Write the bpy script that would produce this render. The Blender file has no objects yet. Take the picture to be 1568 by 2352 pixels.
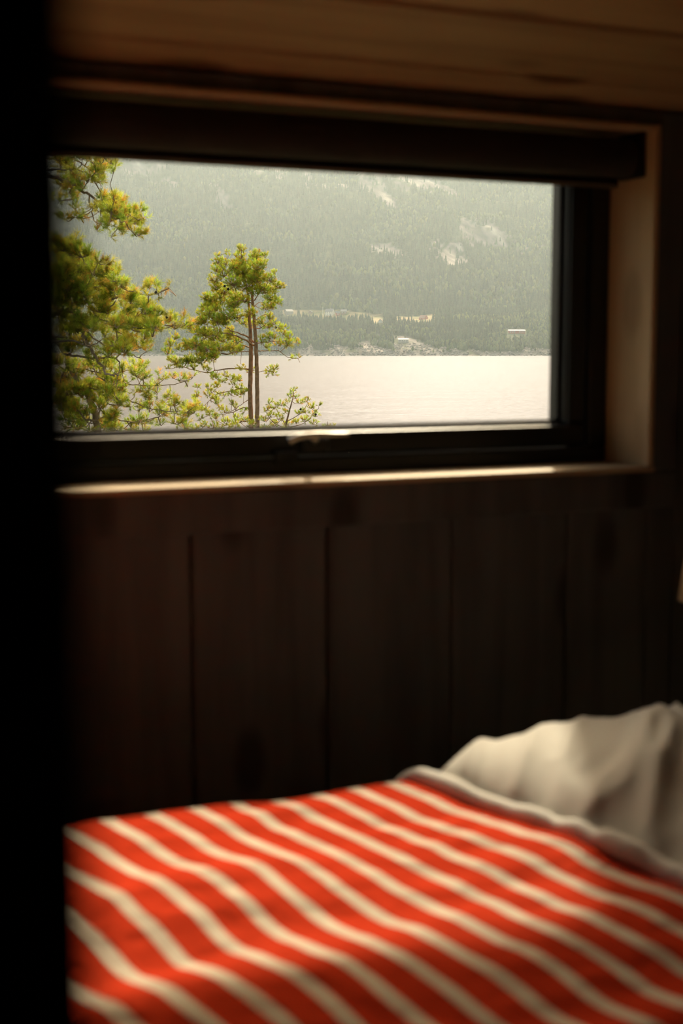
import bpy, math, random
import numpy as np
from mathutils import Matrix, Vector

SC = bpy.context.scene
COL = SC.collection

# ------------------------------------------------------------------ camera
F_PX = 3267.0                       # 50 mm on a 24 mm wide frame, 1568 px across
CAM = np.array([0.0, 0.0, 1.10])
YAW = math.radians(25.2)            # looking a little to the right of the window wall's normal
PITCH = math.atan((1176 - 800) / F_PX)
FH = np.array([math.sin(YAW), math.cos(YAW), 0.0])
RT = np.array([math.cos(YAW), -math.sin(YAW), 0.0])
FW = FH * math.cos(PITCH) + np.array([0, 0, -math.sin(PITCH)])
UP = FH * math.sin(PITCH) + np.array([0, 0, math.cos(PITCH)])
cd = bpy.data.cameras.new('camera')
cam = bpy.data.objects.new('camera', cd)
COL.objects.link(cam)
cam.matrix_world = Matrix(((RT[0], UP[0], -FW[0], CAM[0]), (RT[1], UP[1], -FW[1], CAM[1]),
                           (RT[2], UP[2], -FW[2], CAM[2]), (0, 0, 0, 1)))
cd.sensor_fit = 'HORIZONTAL'
cd.sensor_width = 24.0
cd.lens = 50.0
cd.clip_start = 0.02
cd.clip_end = 9000
cd.dof.use_dof = True
cd.dof.focus_distance = 30.0
cd.dof.aperture_fstop = 5.2
SC.camera = cam

# ------------------------------------------------------------------ world, sun, exposure
SUN_AZ = math.radians(31)         # from +Y towards +X
SUN_EL = math.radians(33.8)
w = bpy.data.worlds.new('sky')
SC.world = w
w.use_nodes = True
nt = w.node_tree
nt.nodes.clear()
sky = nt.nodes.new('ShaderNodeTexSky')
sky.sky_type = 'NISHITA'
sky.sun_disc = False
sky.sun_elevation = SUN_EL
sky.sun_rotation = SUN_AZ
sky.air_density = 1.0
sky.dust_density = 5.0
sky.ozone_density = 0.6
tintn = nt.nodes.new('ShaderNodeMix')
tintn.data_type = 'RGBA'
tintn.blend_type = 'MULTIPLY'
tintn.inputs[0].default_value = 1.0
tintn.inputs[7].default_value = (1.0, 0.89, 0.70, 1)
bg = nt.nodes.new('ShaderNodeBackground')
bg.inputs[1].default_value = 0.36
wo = nt.nodes.new('ShaderNodeOutputWorld')
nt.links.new(sky.outputs[0], tintn.inputs[6])
nt.links.new(tintn.outputs[2], bg.inputs[0])
nt.links.new(bg.outputs[0], wo.inputs[0])

sl = bpy.data.lights.new('sun', 'SUN')
sl.energy = 5.0
sl.angle = math.radians(2.2)
sl.color = (1.0, 0.87, 0.66)
sun = bpy.data.objects.new('sun', sl)
COL.objects.link(sun)
sdir = Vector((math.sin(SUN_AZ) * math.cos(SUN_EL), math.cos(SUN_AZ) * math.cos(SUN_EL), math.sin(SUN_EL)))
sun.rotation_euler = sdir.to_track_quat('Z', 'Y').to_euler()
sun.location = (30, 40, 40)

SC.view_settings.view_transform = 'Standard'
SC.view_settings.look = 'None'
SC.view_settings.exposure = 0.0
SC.view_settings.gamma = 1.0
SC.view_settings.use_curve_mapping = False
SC.cycles.use_denoising = True
SC.cycles.max_bounces = 10
SC.cycles.diffuse_bounces = 5
SC.cycles.transparent_max_bounces = 24
SC.cycles.sample_clamp_indirect = 6.0

# ------------------------------------------------------------------ helpers
def ray(u, v):
    return RT * ((u - 784) / F_PX) + UP * ((1176 - v) / F_PX) + FW

def on_y(u, v, y):
    r = ray(u, v)
    return CAM + r * ((y - CAM[1]) / r[1])

def at_depth(u, v, d):
    r = ray(u, v)
    return CAM + r * (d / float(r @ FH))

def project(P):
    P = np.asarray(P, float) - CAM
    z = P @ FW
    return 784 + F_PX * (P @ RT) / z, 1176 - F_PX * (P @ UP) / z

def smooth(x, a, b):
    t = np.clip((np.asarray(x, float) - a) / (b - a), 0, 1)
    return t * t * (3 - 2 * t)

_tab = np.random.RandomState(7).rand(256, 256)
def vnoise(x, y):
    x = np.asarray(x, float); y = np.asarray(y, float)
    xi = np.floor(x).astype(int); yi = np.floor(y).astype(int)
    fx = x - xi; fy = y - yi
    fx = fx * fx * (3 - 2 * fx); fy = fy * fy * (3 - 2 * fy)
    g = lambda i, j: _tab[i & 255, j & 255]
    return (g(xi, yi) * (1 - fx) + g(xi + 1, yi) * fx) * (1 - fy) + (g(xi, yi + 1) * (1 - fx) + g(xi + 1, yi + 1) * fx) * fy

def fbm(x, y, o=4):
    s = 0.0; a = 0.5; t = 0.0
    for k in range(o):
        s = s + a * vnoise(x * 2 ** k + 17.3 * k, y * 2 ** k + 9.1 * k); t += a; a *= 0.5
    return s / t

def tag(o, label=None, cat=None, group=None, kind=None):
    if label: o['label'] = label
    if cat: o['category'] = cat
    if group: o['group'] = group
    if kind: o['kind'] = kind
    return o

def empty(name, loc=(0, 0, 0)):
    o = bpy.data.objects.new(name, None)
    o.location = loc
    o.empty_display_size = 0.05
    COL.objects.link(o)
    return o

def link(name, me, parent=None):
    o = bpy.data.objects.new(name, me)
    COL.objects.link(o)
    if parent is not None:
        o.parent = parent
        if parent.parent is None:
            o.matrix_parent_inverse = Matrix.Translation(-Vector(parent.location))
        else:
            o.matrix_parent_inverse = Matrix.Translation(-Vector(parent.parent.location)) if parent.type == 'EMPTY' else Matrix.Identity(4)
    return o

def mesh_np(name, V, Faces, mat=None, smooth_shade=False, colors=None, uv=None):
    """V (n,3), Faces: (m,k) array with fixed k or a list of lists."""
    me = bpy.data.meshes.new(name)
    V = np.ascontiguousarray(V, dtype=np.float32)
    if isinstance(Faces, np.ndarray):
        m, k = Faces.shape
        me.vertices.add(len(V)); me.vertices.foreach_set('co', V.ravel())
        me.loops.add(m * k); me.loops.foreach_set('vertex_index', np.ascontiguousarray(Faces, dtype=np.int32).ravel())
        me.polygons.add(m)
        me.polygons.foreach_set('loop_start', np.arange(0, m * k, k, dtype=np.int32))
    else:
        me.from_pydata([tuple(map(float, p)) for p in V], [], [list(map(int, f)) for f in Faces])
    me.update(calc_edges=True)
    if smooth_shade:
        me.polygons.foreach_set('use_smooth', np.ones(len(me.polygons), dtype=bool))
    if colors is not None:
        at = me.attributes.new('tint', 'FLOAT_COLOR', 'POINT')
        c = np.ones((len(V), 4), dtype=np.float32); c[:, :3] = colors
        at.data.foreach_set('color', c.ravel())
    if uv is not None:
        ul = me.uv_layers.new(name='UVMap')
        vi = np.zeros(len(me.loops), dtype=np.int32)
        me.loops.foreach_get('vertex_index', vi)
        ul.data.foreach_set('uv', np.ascontiguousarray(uv[vi], dtype=np.float32).ravel())
    if mat is not None:
        me.materials.append(mat)
    me.validate()
    return me

class MB:
    """collects verts and faces for one mesh"""
    def __init__(s): s.v = []; s.f = []
    def add(s, V, Fs):
        b = len(s.v); s.v += [tuple(map(float, p)) for p in V]; s.f += [[i + b for i in f] for f in Fs]; return s
    def box(s, x0, x1, y0, y1, z0, z1, c=0.0):
        """box with all edges chamfered by c"""
        if c <= 0:
            V = [(x, y, z) for x in (x0, x1) for y in (y0, y1) for z in (z0, z1)]
            return s.add(V, [(0, 1, 3, 2), (4, 6, 7, 5), (0, 4, 5, 1), (2, 3, 7, 6), (0, 2, 6, 4), (1, 5, 7, 3)])
        xs, ys, zs = (x0, x1), (y0, y1), (z0, z1)
        V = []; idx = {}
        for i in (0, 1):
            for j in (0, 1):
                for k in (0, 1):
                    sx, sy, sz = (1 - 2 * i) * c, (1 - 2 * j) * c, (1 - 2 * k) * c
                    idx[i, j, k] = len(V)
                    V += [(xs[i], ys[j] + sy, zs[k] + sz), (xs[i] + sx, ys[j], zs[k] + sz), (xs[i] + sx, ys[j] + sy, zs[k])]
        Fs = []
        g = lambda i, j, k, a: idx[i, j, k] + a
        for i in (0, 1):
            Fs.append([g(i, 0, 0, 0), g(i, 1, 0, 0), g(i, 1, 1, 0), g(i, 0, 1, 0)])
            Fs.append([g(0, i, 0, 1), g(1, i, 0, 1), g(1, i, 1, 1), g(0, i, 1, 1)])
            Fs.append([g(0, 0, i, 2), g(1, 0, i, 2), g(1, 1, i, 2), g(0, 1, i, 2)])
        for i in (0, 1):
            for j in (0, 1):
                Fs.append([g(i, j, 0, 0), g(i, j, 0, 1), g(i, j, 1, 1), g(i, j, 1, 0)])
                Fs.append([g(i, 0, j, 0), g(i, 0, j, 2), g(i, 1, j, 2), g(i, 1, j, 0)])
                Fs.append([g(0, i, j, 1), g(0, i, j, 2), g(1, i, j, 2), g(1, i, j, 1)])
        for i in (0, 1):
            for j in (0, 1):
                for k in (0, 1):
                    Fs.append([g(i, j, k, 0), g(i, j, k, 1), g(i, j, k, 2)])
        return s.add(V, Fs)
    def tube(s, pts, radii, n=8, cap=True):
        V, Fs = tube_np(pts, radii, n, cap)
        return s.add(V, Fs)
    def lathe(s, prof, c, axis='z', n=24):
        """prof: (r, h) list, revolved about an axis through c"""
        V = []; Fs = []
        for r, h in prof:
            for k in range(n):
                a = 2 * math.pi * k / n
                p = {'z': (r * math.cos(a), r * math.sin(a), h), 'x': (h, r * math.cos(a), r * math.sin(a)),
                     'y': (r * math.cos(a), h, r * math.sin(a))}[axis]
                V.append((c[0] + p[0], c[1] + p[1], c[2] + p[2]))
        for i in range(len(prof) - 1):
            for k in range(n):
                k2 = (k + 1) % n
                Fs.append([i * n + k, i * n + k2, (i + 1) * n + k2, (i + 1) * n + k])
        return s.add(V, Fs)
    def build(s, name, mat, parent=None, smooth_shade=False):
        import bmesh
        me = bpy.data.meshes.new(name)
        me.from_pydata(s.v, [], s.f)
        bm = bmesh.new(); bm.from_mesh(me)
        bmesh.ops.recalc_face_normals(bm, faces=bm.faces)
        bm.to_mesh(me); bm.free()
        me.materials.append(mat)
        if smooth_shade:
            for p in me.polygons: p.use_smooth = True
        return link(name, me, parent)

def catmull(P, per=4):
    P = np.asarray(P, float)
    if len(P) < 3:
        t = np.linspace(0, 1, per * (len(P) - 1) + 1)[:, None]
        return P[0] * (1 - t) + P[-1] * t
    Q = np.vstack([2 * P[0] - P[1], P, 2 * P[-1] - P[-2]])
    out = []
    for i in range(1, len(Q) - 2):
        for t in np.linspace(0, 1, per, endpoint=False):
            a, b, c, d = Q[i - 1], Q[i], Q[i + 1], Q[i + 2]
            out.append(0.5 * (2 * b + (c - a) * t + (2 * a - 5 * b + 4 * c - d) * t * t + (3 * b - a - 3 * c + d) * t ** 3))
    out.append(Q[-2])
    return np.array(out)

def tube_np(pts, radii, n=6, cap=True):
    P = np.asarray(pts, float); R = np.broadcast_to(np.asarray(radii, float), (len(P),))
    T = np.gradient(P, axis=0)
    T /= np.linalg.norm(T, axis=1)[:, None] + 1e-9
    ref = np.array([0, 0, 1.0]) if abs(T[:, 2]).mean() < 0.8 else np.array([1.0, 0, 0])
    A = np.cross(T, ref); A /= np.linalg.norm(A, axis=1)[:, None] + 1e-9
    B = np.cross(T, A)
    ang = np.arange(n) * 2 * math.pi / n
    V = P[:, None] + R[:, None, None] * (np.cos(ang)[None, :, None] * A[:, None] + np.sin(ang)[None, :, None] * B[:, None])
    Fs = []
    for i in range(len(P) - 1):
        for k in range(n):
            k2 = (k + 1) % n
            Fs.append([i * n + k, i * n + k2, (i + 1) * n + k2, (i + 1) * n + k])
    if cap:
        Fs.append(list(range(n))[::-1]); Fs.append([(len(P) - 1) * n + k for k in range(n)])
    return V.reshape(-1, 3), Fs

# ------------------------------------------------------------------ materials
def newmat(name):
    m = bpy.data.materials.new(name)
    m.use_nodes = True
    m.node_tree.nodes.clear()
    return m, m.node_tree.nodes, m.node_tree.links

def math_node(N, L, op, a, b=None, c=None):
    n = N.new('ShaderNodeMath'); n.operation = op
    for i, x in enumerate((a, b, c)):
        if x is None: continue
        if isinstance(x, (int, float)): n.inputs[i].default_value = x
        else: L.new(x, n.inputs[i])
    return n.outputs[0]

def ramp(N, L, fac, stops):
    r = N.new('ShaderNodeValToRGB')
    while len(r.color_ramp.elements) < len(stops): r.color_ramp.elements.new(0.5)
    for e, (p, c) in zip(r.color_ramp.elements, stops):
        e.position = p; e.color = (*c, 1)
    L.new(fac, r.inputs[0])
    return r.outputs[0]

def wood(name, light, dark, axis='z', rough=0.55, knots=0.8):
    m, N, L = newmat(name)
    tc = N.new('ShaderNodeTexCoord'); oi = N.new('ShaderNodeObjectInfo')
    add = N.new('ShaderNodeVectorMath'); add.operation = 'ADD'
    L.new(tc.outputs['Object'], add.inputs[0])
    cmb = N.new('ShaderNodeCombineXYZ')
    rr = math_node(N, L, 'MULTIPLY', oi.outputs['Random'], 37.0)
    for i in range(3): L.new(rr, cmb.inputs[i])
    L.new(cmb.outputs[0], add.inputs[1])
    mp = N.new('ShaderNodeMapping')
    sc = {'z': (22, 22, 1.6), 'x': (1.6, 22, 22), 'y': (22, 1.6, 22)}[axis]
    mp.inputs['Scale'].default_value = sc
    L.new(add.outputs[0], mp.inputs[0])
    n1 = N.new('ShaderNodeTexNoise'); n1.inputs['Scale'].default_value = 1.0; n1.inputs['Detail'].default_value = 6
    n1.inputs['Distortion'].default_value = 0.7
    L.new(mp.outputs[0], n1.inputs['Vector'])
    mp2 = N.new('ShaderNodeMapping')
    mp2.inputs['Scale'].default_value = {'z': (9, 9, 4.2), 'x': (4.2, 9, 9), 'y': (9, 4.2, 9)}[axis]
    L.new(add.outputs[0], mp2.inputs[0])
    vo = N.new('ShaderNodeTexVoronoi'); vo.inputs['Scale'].default_value = 1.0
    L.new(mp2.outputs[0], vo.inputs['Vector'])
    kn = N.new('ShaderNodeMapRange'); kn.inputs[1].default_value = 0.13; kn.inputs[2].default_value = 0.30
    kn.inputs[3].default_value = knots; kn.inputs[4].default_value = 0.0; kn.interpolation_type = 'SMOOTHSTEP'
    L.new(vo.outputs['Distance'], kn.inputs[0])
    base = ramp(N, L, n1.outputs[0], [(0.3, dark), (0.62, light)])
    mix = N.new('ShaderNodeMix'); mix.data_type = 'RGBA'
    L.new(kn.outputs[0], mix.inputs[0]); L.new(base, mix.inputs[6])
    mix.inputs[7].default_value = (dark[0] * 0.45, dark[1] * 0.36, dark[2] * 0.3, 1)
    hs = N.new('ShaderNodeHueSaturation')
    vv = math_node(N, L, 'MULTIPLY_ADD', oi.outputs['Random'], 0.3, 0.85)
    L.new(vv, hs.inputs['Value']); L.new(mix.outputs[2], hs.inputs['Color'])
    b = N.new('ShaderNodeBsdfPrincipled'); b.inputs['Roughness'].default_value = rough
    b.inputs['Specular IOR Level'].default_value = 0.25
    L.new(hs.outputs[0], b.inputs['Base Color'])
    bu = N.new('ShaderNodeBump'); bu.inputs['Strength'].default_value = 0.15; bu.inputs['Distance'].default_value = 0.002
    L.new(n1.outputs[0], bu.inputs['Height']); L.new(bu.outputs[0], b.inputs['Normal'])
    o = N.new('ShaderNodeOutputMaterial'); L.new(b.outputs[0], o.inputs[0])
    return m

def plain(name, col, rough=0.5, metal=0.0, spec=0.5, noise=0.1, scale=40, bump=0.0):
    m, N, L = newmat(name)
    b = N.new('ShaderNodeBsdfPrincipled')
    b.inputs['Roughness'].default_value = rough; b.inputs['Metallic'].default_value = metal
    b.inputs['Specular IOR Level'].default_value = spec
    tc = N.new('ShaderNodeTexCoord')
    n1 = N.new('ShaderNodeTexNoise'); n1.inputs['Scale'].default_value = scale; n1.inputs['Detail'].default_value = 4
    L.new(tc.outputs['Object'], n1.inputs['Vector'])
    c = ramp(N, L, n1.outputs[0], [(0.3, tuple(x * (1 - noise) for x in col)), (0.7, tuple(min(1, x * (1 + noise)) for x in col))])
    L.new(c, b.inputs['Base Color'])
    if bump:
        bu = N.new('ShaderNodeBump'); bu.inputs['Strength'].default_value = bump; bu.inputs['Distance'].default_value = 0.01
        L.new(n1.outputs[0], bu.inputs['Height']); L.new(bu.outputs[0], b.inputs['Normal'])
    o = N.new('ShaderNodeOutputMaterial'); L.new(b.outputs[0], o.inputs[0])
    return m

def leafy(name, translucent=0.4, rough=0.6):
    m, N, L = newmat(name)
    at = N.new('ShaderNodeAttribute'); at.attribute_name = 'tint'
    d = N.new('ShaderNodeBsdfPrincipled'); d.inputs['Roughness'].default_value = rough
    d.inputs['Specular IOR Level'].default_value = 0.25
    t = N.new('ShaderNodeBsdfTranslucent')
    hs = N.new('ShaderNodeHueSaturation'); hs.inputs['Value'].default_value = 1.25; hs.inputs['Hue'].default_value = 0.485
    L.new(at.outputs[0], hs.inputs['Color'])
    L.new(at.outputs[0], d.inputs['Base Color']); L.new(hs.outputs[0], t.inputs[0])
    mx = N.new('ShaderNodeMixShader'); mx.inputs[0].default_value = translucent
    L.new(d.outputs[0], mx.inputs[1]); L.new(t.outputs[0], mx.inputs[2])
    o = N.new('ShaderNodeOutputMaterial'); L.new(mx.outputs[0], o.inputs[0])
    return m

M = {}
M['wall_wood'] = wood('stained_pine_wall', (0.205, 0.205, 0.185), (0.135, 0.130, 0.114), 'z')
M['ceil_wood'] = wood('pine_ceiling', (0.56, 0.40, 0.20), (0.42, 0.28, 0.13), 'x')
M['lining'] = wood('pale_pine_lining', (0.62, 0.46, 0.27), (0.46, 0.32, 0.17), 'x', knots=0.6)
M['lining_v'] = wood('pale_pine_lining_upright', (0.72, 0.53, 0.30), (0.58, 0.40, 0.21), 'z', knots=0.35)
M['floor_wood'] = wood('floor_oak', (0.22, 0.14, 0.08), (0.13, 0.08, 0.045), 'x')
M['dark'] = plain('dark_backing', (0.018, 0.013, 0.010), 0.8)
M['partition'] = plain('dark_partition', (0.02, 0.017, 0.014), 0.7)
M['black_metal'] = plain('black_painted_aluminium', (0.013, 0.013, 0.012), 0.40, 0.0, 0.5)
M['bead'] = plain('grey_bead', (0.030, 0.030, 0.028), 0.42, 0.0, 0.6)
M['rubber'] = plain('gasket', (0.016, 0.016, 0.015), 0.6)
M['steel'] = plain('brushed_steel', (0.42, 0.40, 0.37), 0.36, 1.0)
M['blind'] = plain('blind_cloth', (0.036, 0.027, 0.020), 0.85, noise=0.15, scale=300)
M['blind_bar'] = plain('blind_bar', (0.10, 0.076, 0.05), 0.45)
M['bark'] = plain('pine_bark', (0.36, 0.19, 0.10), 0.9, noise=0.45, scale=14, bump=0.6)
M['grey_bark'] = plain('grey_bark', (0.33, 0.23, 0.16), 0.9, noise=0.4, scale=16, bump=0.6)
M['cone'] = plain('pine_cone', (0.03, 0.022, 0.016), 0.8, noise=0.3)
M['needles'] = leafy('pine_needles', 0.48)
M['forest'] = leafy('forest_leaves', 0.25, 0.8)

# glass
m, N, L = newmat('window_glass')
tr = N.new('ShaderNodeBsdfTransparent'); tr.inputs[0].default_value = (0.95, 0.965, 0.95, 1)
gl = N.new('ShaderNodeBsdfGlossy'); gl.inputs['Roughness'].default_value = 0.02
lw = N.new('ShaderNodeLayerWeight'); lw.inputs[0].default_value = 0.5
frf = math_node(N, L, 'MULTIPLY_ADD', math_node(N, L, 'POWER', lw.outputs['Facing'], 5.0), 0.85, 0.03)
mx = N.new('ShaderNodeMixShader'); o = N.new('ShaderNodeOutputMaterial')
L.new(frf, mx.inputs[0]); L.new(tr.outputs[0], mx.inputs[1]); L.new(gl.outputs[0], mx.inputs[2]); L.new(mx.outputs[0], o.inputs[0])
M['glass'] = m

# white cloth (pillow, sheet)
def cloth(name, col, bump=0.1):
    m, N, L = newmat(name)
    tc = N.new('ShaderNodeTexCoord')
    wv = N.new('ShaderNodeTexNoise'); wv.inputs['Scale'].default_value = 60; wv.inputs['Detail'].default_value = 3
    L.new(tc.outputs['Object'], wv.inputs['Vector'])
    b = N.new('ShaderNodeBsdfPrincipled'); b.inputs['Base Color'].default_value = (*col, 1)
    b.inputs['Roughness'].default_value = 0.85; b.inputs['Specular IOR Level'].default_value = 0.15
    b.inputs['Sheen Weight'].default_value = 0.15
    bu = N.new('ShaderNodeBump'); bu.inputs['Strength'].default_value = bump; bu.inputs['Distance'].default_value = 0.004
    L.new(wv.outputs[0], bu.inputs['Height']); L.new(bu.outputs[0], b.inputs['Normal'])
    o = N.new('ShaderNodeOutputMaterial'); L.new(b.outputs[0], o.inputs[0])
    return m
M['white_cloth'] = cloth('white_linen', (0.78, 0.74, 0.66))
M['sheet'] = cloth('white_sheet', (0.84, 0.81, 0.75))

# red cloth with cream stripes; UV.x is the distance across the stripes in metres
PERIOD, S0 = 0.0459, 0.607
m, N, L = newmat('red_striped_cotton')
uvn = N.new('ShaderNodeUVMap'); uvn.uv_map = 'UVMap'
sp = N.new('ShaderNodeSeparateXYZ'); L.new(uvn.outputs[0], sp.inputs[0])
q = math_node(N, L, 'MULTIPLY_ADD', sp.outputs[0], 1 / PERIOD, -S0 / PERIOD + 0.5)
fq = math_node(N, L, 'FRACT', q)
ds = math_node(N, L, 'ABSOLUTE', math_node(N, L, 'SUBTRACT', fq, 0.5))
mr = N.new('ShaderNodeMapRange'); mr.inputs[1].default_value = 0.158; mr.inputs[2].default_value = 0.172
mr.inputs[3].default_value = 1.0; mr.inputs[4].default_value = 0.0
L.new(ds, mr.inputs[0])
wv = N.new('ShaderNodeTexNoise'); wv.inputs['Scale'].default_value = 22; wv.inputs['Detail'].default_value = 2.0
L.new(uvn.outputs[0], wv.inputs['Vector'])
mxc = N.new('ShaderNodeMix'); mxc.data_type = 'RGBA'
L.new(mr.outputs[0], mxc.inputs[0])
mxc.inputs[6].default_value = (0.64, 0.055, 0.021, 1)
mxc.inputs[7].default_value = (0.80, 0.68, 0.55, 1)
b = N.new('ShaderNodeBsdfPrincipled'); b.inputs['Roughness'].default_value = 0.8
b.inputs['Specular IOR Level'].default_value = 0.0
L.new(mxc.outputs[2], b.inputs['Base Color'])
bu = N.new('ShaderNodeBump'); bu.inputs['Strength'].default_value = 0.8; bu.inputs['Distance'].default_value = 0.012
L.new(wv.outputs[0], bu.inputs['Height']); L.new(bu.outputs[0], b.inputs['Normal'])
o = N.new('ShaderNodeOutputMaterial'); L.new(b.outputs[0], o.inputs[0])
M['stripes'] = m

# lake
m, N, L = newmat('lake_water')
tc = N.new('ShaderNodeTexCoord')
def wave(scale, strength, detail):
    mp = N.new('ShaderNodeMapping'); mp.inputs['Rotation'].default_value = (0, 0, -YAW)
    mp.inputs['Scale'].default_value = scale
    L.new(tc.outputs['Object'], mp.inputs[0])
    n = N.new('ShaderNodeTexNoise'); n.inputs['Scale'].default_value = 1.0; n.inputs['Detail'].default_value = detail
    L.new(mp.outputs[0], n.inputs['Vector'])
    return math_node(N, L, 'MULTIPLY', n.outputs[0], strength)
h = math_node(N, L, 'ADD', wave((0.5, 1.2, 1), 1.0, 3), wave((0.03, 0.09, 1), 2.5, 2))
bu = N.new('ShaderNodeBump'); bu.inputs['Strength'].default_value = 1.0; bu.inputs['Distance'].default_value = 0.24
L.new(h, bu.inputs['Height'])
dif = N.new('ShaderNodeBsdfDiffuse'); dif.inputs[0].default_value = (0.07, 0.075, 0.06, 1)
glo = N.new('ShaderNodeBsdfGlossy'); glo.inputs[0].default_value = (0.135, 0.142, 0.172, 1); glo.inputs['Roughness'].default_value = 0.28
frl = N.new('ShaderNodeFresnel'); frl.inputs[0].default_value = 1.33
for q_ in (dif, glo, frl): L.new(bu.outputs[0], q_.inputs['Normal'])
mx = N.new('ShaderNodeMixShader'); o = N.new('ShaderNodeOutputMaterial')
L.new(frl.outputs[0], mx.inputs[0]); L.new(dif.outputs[0], mx.inputs[1]); L.new(glo.outputs[0], mx.inputs[2]); L.new(mx.outputs[0], o.inputs[0])
M['lake'] = m

# far hillside: attribute r = rock, g = meadow
m, N, L = newmat('hillside')
at = N.new('ShaderNodeAttribute'); at.attribute_name = 'tint'
sp = N.new('ShaderNodeSeparateColor'); L.new(at.outputs[0], sp.inputs[0])
tc = N.new('ShaderNodeTexCoord')
n1 = N.new('ShaderNodeTexNoise'); n1.inputs['Scale'].default_value = 0.06; n1.inputs['Detail'].default_value = 8
L.new(tc.outputs['Object'], n1.inputs['Vector'])
mp = N.new('ShaderNodeMapping'); mp.inputs['Rotation'].default_value = (0, 0, -YAW + 0.7); mp.inputs['Scale'].default_value = (0.05, 0.012, 0.02)
L.new(tc.outputs['Object'], mp.inputs[0])
n2 = N.new('ShaderNodeTexNoise'); n2.inputs['Scale'].default_value = 1.0; n2.inputs['Detail'].default_value = 8
L.new(mp.outputs[0], n2.inputs['Vector'])
green = ramp(N, L, n1.outputs[0], [(0.35, (0.035, 0.05, 0.018)), (0.65, (0.08, 0.10, 0.035))])
rock = ramp(N, L, n2.outputs[0], [(0.35, (0.10, 0.085, 0.075)), (0.5, (0.23, 0.20, 0.18)), (0.65, (0.42, 0.36, 0.32))])
mead = ramp(N, L, n1.outputs[0], [(0.4, (0.20, 0.21, 0.08)), (0.6, (0.40, 0.31, 0.17))])
m1 = N.new('ShaderNodeMix'); m1.data_type = 'RGBA'; L.new(sp.outputs[0], m1.inputs[0]); L.new(green, m1.inputs[6]); L.new(rock, m1.inputs[7])
m2 = N.new('ShaderNodeMix'); m2.data_type = 'RGBA'; L.new(sp.outputs[1], m2.inputs[0]); L.new(m1.outputs[2], m2.inputs[6]); L.new(mead, m2.inputs[7])
b = N.new('ShaderNodeBsdfPrincipled'); b.inputs['Roughness'].default_value = 0.9; b.inputs['Specular IOR Level'].default_value = 0.1
L.new(m2.outputs[2], b.inputs['Base Color'])
o = N.new('ShaderNodeOutputMaterial'); L.new(b.outputs[0], o.inputs[0])
M['hill'] = m
M['ground'] = plain('moss_ground', (0.06, 0.075, 0.03), 0.95, noise=0.5, scale=1.5, bump=0.5)
M['stone'] = plain('grey_stone', (0.36, 0.32, 0.28), 0.9, noise=0.35, scale=0.4)

# haze over the lake
m, N, L = newmat('lake_haze')
vs = N.new('ShaderNodeVolumeScatter')
vs.inputs['Color'].default_value = (0.66, 0.84, 0.98, 1)
vs.inputs['Density'].default_value = 0.00013
vs.inputs['Anisotropy'].default_value = 0.65
o = N.new('ShaderNodeOutputMaterial'); L.new(vs.outputs[0], o.inputs[1])
M['haze'] = m

# ------------------------------------------------------------------ the room
YW = 1.80                      # inner face of the window wall
Z0 = CAM[2]
def Z(rel): return Z0 + rel    # heights below are measured from the camera's height
XL, XR = 0.22, 1.357           # window opening
ZS, ZH = Z(-0.181), Z(0.326)   # sill top, head underside
YF = 1.885                     # room side of the black frame
RL, RR, RB = -1.70, 1.78, -1.35
CZ, CS = Z(0.356), 0.25        # ceiling height at the window wall, its slope
def ceil_z(y): return CZ + CS * (YW - y)

# window wall: a backing with the opening left free, boards on it
wall = MB()
wall.box(RL, XL - 0.02, YW + 0.02, YW + 0.17, 0, CZ + 0.05)
wall.box(XR + 0.02, RR, YW + 0.02, YW + 0.17, 0, CZ + 0.05)
wall.box(XL - 0.02, XR + 0.02, YW + 0.02, YW + 0.17, 0, ZS - 0.02)
wall.box(XL - 0.02, XR + 0.02, YW + 0.02, YW + 0.17, ZH + 0.02, CZ + 0.05)
wall_front = tag(wall.build('wall_front', M['dark']), kind='structure')
def board(parent, mat, x0, x1, y0, y1, z0, z1, c=0.003):
    return MB().box(x0, x1, y0, y1, z0, z1, c).build('board', mat, parent)
GW, G0 = 0.2015, 0.6237
k = -12
while G0 + GW * k < RR:
    a, b_ = max(RL, G0 + GW * k + 0.0015), min(RR, G0 + GW * (k + 1) - 0.0015)
    k += 1
    if b_ - a < 0.02: continue
    if b_ < XL or a > XR:
        board(wall_front, M['wall_wood'], a, b_, YW, YW + 0.02, 0.0, CZ)
    elif a < XL:
        board(wall_front, M['wall_wood'], a, XL - 0.022, YW, YW + 0.02, 0.0, CZ)
        board(wall_front, M['wall_wood'], XL - 0.02, b_, YW, YW + 0.02, 0.0, ZS - 0.022)
    elif b_ > XR:
        board(wall_front, M['wall_wood'], a, XR + 0.02, YW, YW + 0.02, 0.0, ZS - 0.022)
        board(wall_front, M['wall_wood'], XR + 0.022, b_, YW, YW + 0.02, 0.0, CZ)
    else:
        board(wall_front, M['wall_wood'], a, b_, YW, YW + 0.02, 0.0, ZS - 0.022)

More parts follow.
